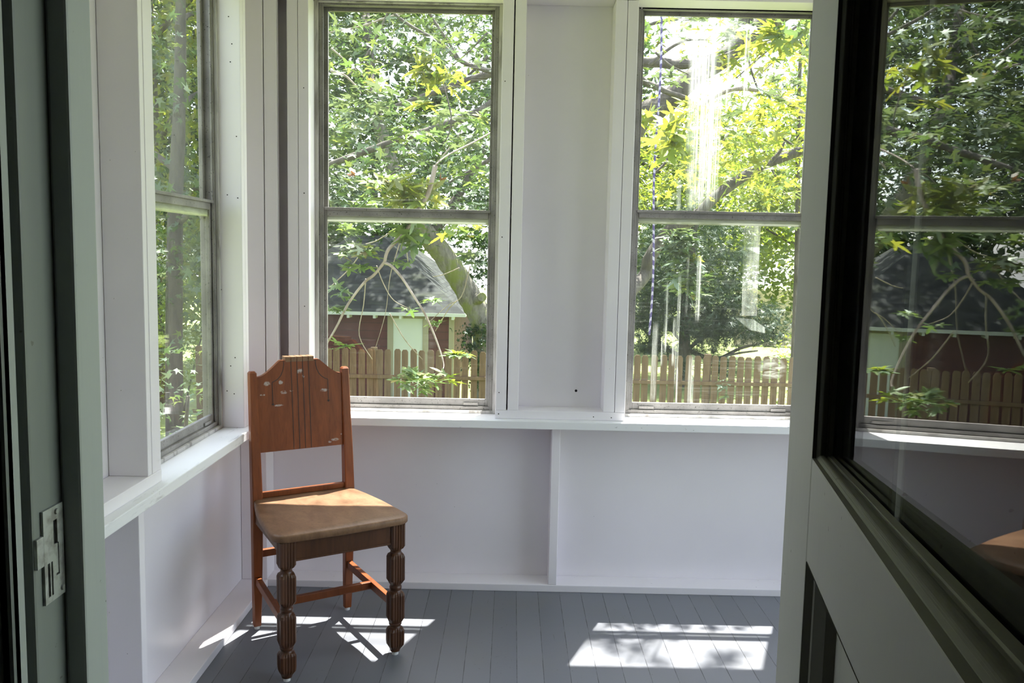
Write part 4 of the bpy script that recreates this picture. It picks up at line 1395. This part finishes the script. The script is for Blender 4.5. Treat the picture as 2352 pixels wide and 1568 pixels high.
def spray(px, py, Y, ex, ez, n, size, mat='leaf_near', tilt=26, kind='maple', ed=None, name='leaf_spray'):
    n = int(n * 1.3) if n > 4 else n
    c = at(px, py, Y)
    Dp = (Y - CAM[1])
    rx, rz = ex / F_PX * Dp, ez / F_PX * Dp
    pos = cloud(n, c, (rx, ed if ed else rx * 0.8, rz))
    o = leaf_mesh(name, kind, pos, rng.uniform(0.75, 1.3, n) * size * (1.15 if px < 1200 else 1.12), M[mat], mp, tilt, loc=ML)
    return o


SP = [  # px, py, Y, half width px, half height px, leaves, size, material, tilt
    (975, 868, 1.15, 72, 18, 34, 0.075, 'leaf_near', 20), (1000, 870, 1.1, 45, 14, 6, 0.07, 'leaf_yellow', 20), (965, 895, 1.15, 28, 14, 6, 0.07, 'leaf_near', 32),
    (1066, 812, 1.15, 42, 7, 12, 0.062, 'leaf_near', 16), (1045, 809, 1.12, 12, 8, 4, 0.055, 'leaf_yellow', 20),
    (826, 577, 1.45, 58, 20, 30, 0.075, 'leaf_near', 20), (832, 572, 1.4, 26, 12, 8, 0.065, 'leaf_yellow', 24), (818, 612, 1.45, 34, 7, 9, 0.065, 'leaf_near', 18),
    (800, 520, 1.6, 42, 16, 14, 0.075, 'leaf_near', 20), (855, 508, 1.6, 30, 14, 8, 0.075, 'leaf_near', 24), (780, 672, 1.5, 22, 14, 9, 0.07, 'leaf_near', 20),
    (770, 705, 1.5, 26, 12, 10, 0.07, 'leaf_near', 22), (781, 796, 1.35, 22, 6, 6, 0.075, 'leaf_near', 14), (985, 688, 1.45, 32, 7, 9, 0.06, 'leaf_near', 18),
    (1006, 742, 1.4, 12, 12, 6, 0.05, 'leaf_near', 24), (925, 605, 1.5, 22, 9, 7, 0.06, 'leaf_near', 20), (940, 712, 1.5, 10, 4, 3, 0.055, 'leaf_near', 18),
    (930, 520, 1.45, 40, 24, 9, 0.13, 'leaf_near', 36), (955, 545, 1.5, 30, 22, 6, 0.12, 'leaf_near', 38), (1028, 538, 1.9, 16, 10, 3, 0.10, 'leaf_yellow', 34),
    (1070, 530, 2.0, 50, 26, 18, 0.085, 'leaf_near', 26), (1085, 590, 2.0, 36, 10, 9, 0.09, 'leaf_pale', 18), (1040, 500, 2.2, 60, 12, 14, 0.085, 'leaf_near', 24),
    (978, 150, 1.6, 34, 38, 14, 0.115, 'leaf_yellow', 42), (1010, 180, 1.7, 60, 22, 22, 0.095, 'leaf_yellow', 28), (980, 240, 1.8, 30, 8, 7, 0.085, 'leaf_yellow', 20),
    (920, 425, 1.5, 70, 26, 34, 0.085, 'leaf_yellow', 24), (900, 420, 1.6, 85, 24, 22, 0.085, 'leaf_near', 22), (950, 458, 1.45, 62, 22, 30, 0.095, 'leaf_yellow', 30),
    (845, 462, 1.7, 40, 12, 12, 0.085, 'leaf_near', 20), (1090, 270, 2.4, 50, 26, 18, 0.085, 'leaf_near', 22), (1070, 330, 2.6, 55, 30, 20, 0.085, 'leaf_pale', 22),
    (1040, 260, 2.4, 60, 20, 18, 0.09, 'leaf_pale', 18), (830, 250, 2.6, 60, 30, 26, 0.09, 'leaf_pale', 18), (880, 215, 2.6, 70, 30, 26, 0.09, 'leaf_pale', 18),
    (790, 310, 2.4, 40, 30, 16, 0.09, 'leaf_near', 22), (940, 310, 2.6, 60, 20, 16, 0.085, 'leaf_near', 22), (820, 165, 3.0, 70, 40, 26, 0.085, 'leaf_near', 28),
    (1090, 400, 2.6, 40, 30, 14, 0.085, 'leaf_near', 24), (790, 420, 2.6, 40, 40, 10, 0.085, 'leaf_near', 24),
    # right window
    (1525, 318, 0.95, 52, 36, 10, 0.135, 'leaf_yellow', 40), (1565, 290, 1.1, 60, 24, 12, 0.12, 'leaf_yellow', 34), (1510, 268, 1.5, 50, 20, 10, 0.10, 'leaf_yellow', 26),
    (1590, 250, 1.8, 30, 14, 6, 0.10, 'leaf_yellow', 26), (1775, 85, 1.8, 60, 32, 18, 0.115, 'leaf_yellow', 30), (1830, 60, 1.7, 40, 40, 12, 0.11, 'leaf_near', 34),
    (1800, 120, 2.2, 60, 26, 20, 0.095, 'leaf_yellow', 26), (1700, 70, 2.4, 60, 30, 20, 0.09, 'leaf_pale', 22), (1680, 130, 2.4, 40, 20, 10, 0.095, 'leaf_yellow', 26),
    (1520, 70, 3.0, 50, 40, 26, 0.085, 'leaf_near', 28), (1600, 40, 3.2, 30, 16, 8, 0.085, 'leaf_near', 28), (1520, 180, 2.6, 50, 16, 16, 0.095, 'leaf_pale', 16),
    (1700, 330, 3.0, 90, 60, 50, 0.085, 'leaf_yellow', 24), (1780, 260, 3.2, 70, 60, 46, 0.085, 'leaf_yellow', 24), (1790, 200, 2.8, 60, 40, 26, 0.09, 'leaf_pale', 20),
    (1700, 270, 3.4, 80, 40, 36, 0.085, 'leaf_pale', 20), (1620, 400, 3.6, 90, 40, 36, 0.08, 'leaf_yellow', 26), (1780, 440, 3.6, 60, 36, 34, 0.08, 'leaf_yellow', 26),
    (1560, 560, 3.2, 38, 36, 60, 0.095, 'leaf_pale', 22), (1575, 630, 3.2, 44, 44, 60, 0.095, 'leaf_pale', 22), (1600, 655, 3.3, 34, 34, 22, 0.08, 'leaf_near', 22),
    (1590, 600, 3.2, 26, 14, 8, 0.08, 'leaf_yellow', 22), (1660, 880, 2.6, 12, 8, 5, 0.075, 'leaf_pale', 20), (1665, 910, 2.6, 10, 5, 4, 0.07, 'leaf_pale', 18),
]
for s in SP:
    spray(*s)

# the deeper crown of the maple, above the yard
def in_px(n, x0, x1, y0, y1, Y0, Y1):
    xs, ys, Ys = rng.uniform(x0, x1, n), rng.uniform(y0, y1, n), rng.uniform(Y0, Y1, n)
    return np.array([at(a, b, c_) for a, b, c_ in zip(xs, ys, Ys)])


def clumped(n, x0, x1, y0, y1, Y0, Y1, per=9, spread=0.22):
    m = max(1, n // per)
    c = in_px(m, x0, x1, y0, y1, Y0, Y1)
    idx = rng.integers(0, m, n)
    off = rng.normal(size=(n, 3)) * np.array([spread, spread, spread * 0.32])
    return c[idx] + off

pos = np.concatenate([clumped(1600, 690, 1200, -140, 430, 6.6, 10.0), clumped(350, 690, 1200, -140, 430, 3.4, 6.0), clumped(900, 690, 1200, 250, 520, 5.5, 9.5)])
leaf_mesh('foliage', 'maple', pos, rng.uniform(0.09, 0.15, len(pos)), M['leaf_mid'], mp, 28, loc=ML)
pos = np.concatenate([clumped(1000, 1440, 1960, 230, 470, 7.2, 10.5), clumped(450, 1640, 1980, -120, 300, 6.9, 10.0), clumped(160, 1430, 1600, -60, 200, 6.9, 9.0), clumped(260, 1640, 1980, 60, 460, 3.8, 6.0)])
leaf_mesh('foliage', 'maple', pos, rng.uniform(0.09, 0.15, len(pos)), M['leaf_yellow'], mp, 26, loc=ML)
pos = clumped(1600, 1100, 2600, -900, -160, 5.5, 9.5, 9, 0.35)
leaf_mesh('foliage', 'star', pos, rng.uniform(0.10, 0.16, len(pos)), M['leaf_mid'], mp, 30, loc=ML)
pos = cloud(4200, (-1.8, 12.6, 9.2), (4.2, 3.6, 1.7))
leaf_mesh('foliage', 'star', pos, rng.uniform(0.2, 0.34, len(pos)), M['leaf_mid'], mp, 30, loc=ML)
for e in ((-3.5, 12.0, 8.6), (0.5, 13.5, 9.0)):
    tube_obj('limb', loc_pts([(TX + 0.1, TY, 6.3), ((TX + e[0]) / 2, (TY + e[1]) / 2, 7.9), e]), [0.08, 0.06, 0.03], M['bark'], mp, 8, 5, 0.05)
# leaves of the same tree close above the windows: they throw the dapple on the sills, the seat and the floor
def back_trace(pts, Y):
    out = []
    for (x, y, z) in pts:
        t = (Y - y) / -SUN_DIR.y
        out.append((x - SUN_DIR.x * t, Y, z - SUN_DIR.z * t))
    return np.array(out)

DAP = [(1.37, -0.25, 0), (1.40, -0.30, 0), (1.44, -0.26, 0), (1.47, -0.33, 0), (1.42, -0.36, 0), (1.52, -0.28, 0), (1.58, -0.27, 0), (1.62, -0.31, 0), (1.55, -0.34, 0), (1.36, -0.32, 0), (1.68, -0.27, 0),
       (1.78, -0.31, 0), (1.83, -0.28, 0), (1.39, -0.41, 0), (1.33, -0.38, 0), (1.49, -0.255, 0), (1.34, -0.27, 0), (1.45, -0.30, 0), (1.40, -0.335, 0), (1.50, -0.37, 0), (1.46, -0.40, 0), (1.36, -0.36, 0), (1.53, -0.41, 0), (1.30, -0.33, 0), (1.60, -0.255, 0), (1.72, -0.30, 0)]
pos = back_trace(DAP, 0.75)
leaf_mesh('leaf_spray', 'maple', pos, rng.uniform(0.055, 0.085, len(pos)), M['leaf_near'], mp, 22, loc=ML)
DAP = [(1.25, -0.44, 0), (1.30, -0.47, 0), (1.20, -0.42, 0), (1.38, -0.50, 0), (1.42, -0.46, 0), (1.28, -0.40, 0), (1.45, -0.53, 0), (1.66, -0.54, 0), (1.71, -0.58, 0), (1.63, -0.60, 0), (1.58, -0.62, 0), (1.69, -0.50, 0),
       (1.18, -0.46, 0), (1.35, -0.44, 0), (0.28, -0.42, 0.47), (0.385, -0.385, 0.47), (0.42, -0.39, 0.47)]
pos = back_trace(DAP, 1.5)
leaf_mesh('leaf_spray', 'maple', pos, np.where(pos[:, 0] < 1.4, 0.055, rng.uniform(0.09, 0.13, len(pos))), M['leaf_near'], mp, 22, loc=ML)
tube_obj('twig', loc_pts([(2.6, 2.4, 4.8), (2.3, 1.4, 4.65), (2.0, 0.9, 3.9), (1.7, 0.7, 3.5)]), [0.012, 0.010, 0.006, 0.003], M['bark_pale'], mp, 6)
tube_obj('twig', loc_pts([(2.3, 1.4, 4.65), (1.6, 1.5, 5.9), (1.0, 1.5, 5.8)]), [0.008, 0.006, 0.003], M['bark_pale'], mp, 6)
# two curled dead leaves caught on the twigs
for (px, py) in ((816, 403), (1010, 412)):
    spray(px, py, 1.5, 2, 8, 3, 0.045, 'dead_leaf', 70, 'oval', name='dead_leaf')

# ---- leaning mossy tree in front of the garage
LT = at(1125, 800, 13.2)
lt = thing('leaning_tree', 'mossy tree trunk leaning left across the garage roof', 'tree', (LT.x + 0.15, 13.2, ground_z(LT.x, 13.2)))
LL = Vector(lt.location)
pl = [at(1135, 1010, 13.2), at(1122, 850, 13.2), at(1108, 745, 13.2), at(1080, 685, 13.2), at(1048, 630, 13.1), at(1018, 585, 13.0), at(985, 545, 12.9), at(945, 480, 12.7), at(900, 380, 12.6), at(860, 250, 12.6)]
tube_obj('trunk', [p - LL for p in pl], [0.34, 0.26, 0.235, 0.225, 0.215, 0.205, 0.195, 0.17, 0.14, 0.1], M['bark_moss'], lt, 16, 6, 0.05)
tube_obj('stub', [at(1090, 690, 13.1) - LL, at(1103, 684, 12.95) - LL, at(1108, 682, 12.85) - LL], [0.13, 0.10, 0.085], M['bark_moss'], lt, 10, 4, 0.05)
tube_obj('limb', [at(985, 545, 12.9) - LL, at(1040, 470, 13.2) - LL, at(1120, 330, 13.4) - LL], [0.12, 0.09, 0.05], M['bark'], lt, 10, 5, 0.05)
pos = np.concatenate([clumped(1500, 720, 1160, 380, 545, 12.0, 15.5, 14, 0.4), clumped(500, 1060, 1160, 520, 660, 13.6, 15.5, 14, 0.25), clumped(2500, 600, 1200, -100, 420, 12, 15, 14, 0.5)])
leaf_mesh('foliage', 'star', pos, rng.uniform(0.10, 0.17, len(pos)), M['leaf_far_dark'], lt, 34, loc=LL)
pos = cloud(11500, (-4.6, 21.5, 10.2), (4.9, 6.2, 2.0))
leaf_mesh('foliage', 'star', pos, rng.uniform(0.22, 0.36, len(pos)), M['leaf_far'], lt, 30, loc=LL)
tube_obj('limb', [at(860, 250, 12.6) - LL, Vector((-2.4, 15.5, 7.0)) - LL, Vector((-3.2, 19.5, 9.6)) - LL], [0.1, 0.09, 0.05], M['bark'], lt, 10, 5, 0.05)
pos = np.concatenate([clumped(900, 1072, 1125, 730, 900, 12.75, 13.1, 12, 0.12), clumped(500, 1098, 1150, 540, 660, 14.0, 15.0, 12, 0.2)])
leaf_mesh('ivy', 'star', pos, rng.uniform(0.06, 0.10, len(pos)), M['leaf_far_dark'], lt, 60, loc=LL)

# ---- dark yew behind the fence in the right window
yb = at(1571, 840, 14.0)
yw = thing('yew_tree', 'dark green yew with low spreading branches behind the fence in the right window', 'tree', (yb.x, 14.0, GZ))
YL = Vector(yw.location)
tube_obj('trunk', [Vector((yb.x, 14.0, GZ - 0.05)) - YL, at(1571, 830, 14) - YL, at(1573, 760, 14) - YL, at(1580, 650, 14) - YL, at(1600, 480, 14) - YL], [0.16, 0.13, 0.12, 0.10, 0.06], M['bark'], yw, 10, 5, 0.05)
for pp, r_ in (([(1571, 815), (1600, 785), (1640, 760), (1690, 720)], 0.05), ([(1575, 800), (1640, 825), (1700, 800), (1770, 780), (1825, 745)], 0.055), ([(1570, 820), (1530, 800), (1490, 770), (1470, 740)], 0.05),
               ([(1572, 790), (1545, 760), (1510, 700)], 0.04), ([(1640, 825), (1690, 812), (1740, 805)], 0.03), ([(1571, 835), (1545, 825), (1500, 830)], 0.03)):
    tube_obj('branch', [at(x, y, 14.0 + 0.2 * i) - YL for i, (x, y) in enumerate(pp)], [r_ * (1 - 0.2 * i) for i in range(len(pp))], M['bark'], yw, 8, 5, 0.05)
def ell_px(n, cx, cy, rx, ry, Y0, Y1, per=30, spread=0.2):
    m = max(2, n // per)
    a, q = rng.uniform(0, 2 * np.pi, m), np.sqrt(rng.uniform(0, 1, m))
    Ys_ = rng.uniform(Y0, Y1, m)
    c_ = np.array([at(cx + rx * u_ * math.cos(v_), cy + ry * u_ * math.sin(v_), w_) for u_, v_, w_ in zip(q, a, Ys_)])
    return c_[rng.integers(0, m, n)] + rng.normal(size=(n, 3)) * np.array([spread, spread, spread * 0.45])


pos = np.concatenate([ell_px(9500, 1590, 625, 135, 150, 13.2, 16.5), ell_px(2600, 1690, 735, 120, 38, 13.2, 15.5), ell_px(1500, 1500, 725, 55, 55, 13.4, 15.0), ell_px(700, 1625, 785, 50, 26, 13.4, 14.6, 20, 0.13),
                      ell_px(500, 1500, 800, 26, 14, 13.4, 14.4, 20, 0.12), ell_px(400, 1760, 775, 50, 14, 13.2, 14.4, 20, 0.13), ell_px(300, 1660, 850, 22, 26, 12.6, 13.4, 20, 0.10), ell_px(220, 1560, 845, 12, 20, 12.8, 13.4, 20, 0.10)])
leaf_mesh('needle_foliage', 'needle', pos, rng.uniform(0.13, 0.22, len(pos)), M['needle'], yw, 40, loc=YL)


# ---- trees of the wood behind
def far_tree(name, label, x, y, h, crown, n, size, mat, kind='oval', tr=0.18, low=0.0, group='trees of the wood behind the yard', bark='bark'):
    gz = ground_z(x, y)
    t = thing(name, label, 'tree', (x, y, gz), 0, group)
    L0 = Vector((x, y, gz))
    lean_ = random.uniform(-0.4, 0.4)
    tube_obj('trunk', [Vector((0, 0, -0.1)), Vector((lean_ * 0.2, 0, h * 0.3)), Vector((lean_ * 0.6, 0.1, h * 0.6)), Vector((lean_, 0, h * 0.95))], [tr, tr * 0.85, tr * 0.6, tr * 0.2], M[bark], t, 10, 5, 0.05)
    for i in range(5):
        a = random.uniform(0, 6.28)
        z = h * random.uniform(0.3, 0.8)
        rr = crown * random.uniform(0.6, 0.95)
        tube_obj('limb', [Vector((lean_ * z / h, 0, z)), Vector((math.cos(a) * rr * 0.5, math.sin(a) * rr * 0.5, z + rr * 0.25)), Vector((math.cos(a) * rr, math.sin(a) * rr, z + rr * 0.45))],
                 [tr * 0.4, tr * 0.28, tr * 0.08], M[bark], t, 6, 4)
    m = max(8, n // 45)
    cc = cloud(m, (lean_ * 0.6, 0, h * 0.58 + low), (crown, crown, h * 0.46), shell=0.25)
    cc[:, 2] = np.maximum(cc[:, 2], 0.25)
    idx = rng.integers(0, m, n)
    pos = cc[idx] + rng.normal(size=(n, 3)) * np.array([0.42, 0.42, 0.24])
    leaf_mesh('foliage', kind, pos, rng.uniform(0.7, 1.3, n) * size, M[mat], t, 38)
    return t


far_tree('ash_tree', 'tall leafy tree rising behind the garage ridge at left', -4.8, 32.5, 14, 3.9, 12000, 0.33, 'leaf_far')
far_tree('ash_tree', 'dense tree behind the garage roof beside the leaning trunk', 2.6, 31.0, 14, 3.6, 12000, 0.32, 'leaf_far')
far_tree('ash_tree', 'dark tree at the far left edge of the left back window', -12.5, 33.5, 14, 3.9, 9000, 0.33, 'leaf_far_dark')
far_tree('ash_tree', 'bright sunlit tree right of the yew above the fence', 8.9, 18.6, 7.5, 2.2, 8000, 0.19, 'leaf_bright')
far_tree('ash_tree', 'broad tree behind the yew in the right window', 5.2, 21.5, 6.6, 2.3, 8000, 0.21, 'leaf_bright')
far_tree('ash_tree', 'sunlit tree at the right edge of the right window', 14.6, 26.5, 12, 3.6, 9000, 0.28, 'leaf_bright')
far_tree('ash_tree', 'tall tree far behind the tan stockade fence', 9.4, 33.0, 8.6, 3.4, 9000, 0.30, 'leaf_bright')
far_tree('young_tree', 'young tree with a thin grey trunk at the right edge of the right window', 5.75, 10.9, 8.5, 1.5, 2200, 0.12, 'leaf_bright', 'star', 0.055, 1.6, None)
far_tree('shade_tree', 'tree with a dark slender trunk close outside the side window', -3.6, 8.0, 8.5, 1.7, 5200, 0.13, 'leaf_mid', 'star', 0.125, 0.2, None)
far_tree('ash_tree', 'leafy tree behind the slender trunk in the side window', -6.2, 13.6, 10, 2.2, 11000, 0.17, 'leaf_yellow')
far_tree('ash_tree', 'dark tree furthest off in the side window', -10.2, 22.5, 13, 3.2, 12000, 0.28, 'leaf_far_dark')
# understorey shrubs seen low through the side window and beyond the fence
def shrub(name, label, x, y, r, h, n, size, mat, kind='star'):
    gz = ground_z(x, y)
    t = thing(name, label, 'shrub', (x, y, gz), 0, 'shrubs around the yard')
    for i in range(5):
        a = random.uniform(0, 6.28)
        tube_obj('stem', [Vector((0, 0, 0)), Vector((math.cos(a) * r * 0.3, math.sin(a) * r * 0.3, h * 0.45)), Vector((math.cos(a) * r * 0.6, math.sin(a) * r * 0.6, h * 0.8))], [0.02, 0.015, 0.006], M['bark'], t, 6, 4)
    m = max(6, n // 30)
    cc = cloud(m, (0, 0, h * 0.55), (r, r, h * 0.45))
    pos = cc[rng.integers(0, m, n)] + rng.normal(size=(n, 3)) * np.array([0.2, 0.2, 0.12])
    leaf_mesh('foliage', kind, pos, rng.uniform(0.7, 1.3, n) * size, M[mat], t, 32)
shrub('leafy_shrub', 'shrub with starry leaves just under the side window', -1.55, 2.9, 0.6, 2.0, 420, 0.085, 'leaf_mid')
shrub('leafy_shrub', 'sunlit shrub behind the slender trunk in the side window', -4.5, 10.6, 1.0, 2.4, 1500, 0.10, 'leaf_bright')
shrub('leafy_shrub', 'bright bush beyond the fence at the right', 6.3, 11.2, 0.8, 1.5, 900, 0.09, 'leaf_bright')

# ---- two ropes hanging outside the right window
def rope(label, px, py0, py1, Y, group):
    a, b = at(px, py0, Y), at(px, py1, Y)
    x, z1, z0 = (a.x), a.z, b.z
    pts = [Vector((0.01 * math.sin(i * 0.9), 0.01 * math.cos(i * 0.7), z0 - z1 + (z1 - z0) * i / 12)) for i in range(13)]
    o = tube_obj('rope', pts, [0.0075] * 13, M['rope'], None, 10, 6)
    o.location = (x, Y, z1)
    tag(o, label, 'rope', group)
rope('purple and white twisted rope hanging nearest the left edge of the right window', 1479, -90, 960, 2.3, 'ropes outside the right window')
rope('purple and white twisted rope hanging second from the left in the right window', 1524, -90, 770, 2.3, 'ropes outside the right window')

# ---- cloudy plastic strip hanging outside the lower right pane
bm = bmesh.new()
Ys = 0.158
prev = None
for i in range(15):
    t = i / 14
    py = 505 + (725 - 505) * t
    a, b = at(1709 - 6 * t, py, Ys + 0.015 * math.sin(t * 5)), at(1748 - 10 * t, py, Ys + 0.015 * math.cos(t * 4))
    cur = [bm.verts.new(a), bm.verts.new(b)]
    if prev:
        f = bm.faces.new([prev[0], prev[1], cur[1], cur[0]])
        f.smooth = True
    prev = cur
q = [bm.verts.new(at(1688, 729, Ys - 0.03)), bm.verts.new(at(1722, 757, Ys - 0.01)), bm.verts.new(at(1757, 765, Ys + 0.03)), bm.verts.new(at(1757, 752, Ys + 0.03)), bm.verts.new(at(1730, 733, Ys))]
bm.faces.new(q)
bmesh.ops.solidify(bm, geom=list(bm.faces), thickness=0.0015)
ps = bm_obj('plastic_strip', bm, M['plastic'])
tag(ps, 'cloudy clear plastic strip with a curled end hanging outside the right window', 'plastic strip')

bpy.context.view_layer.update()
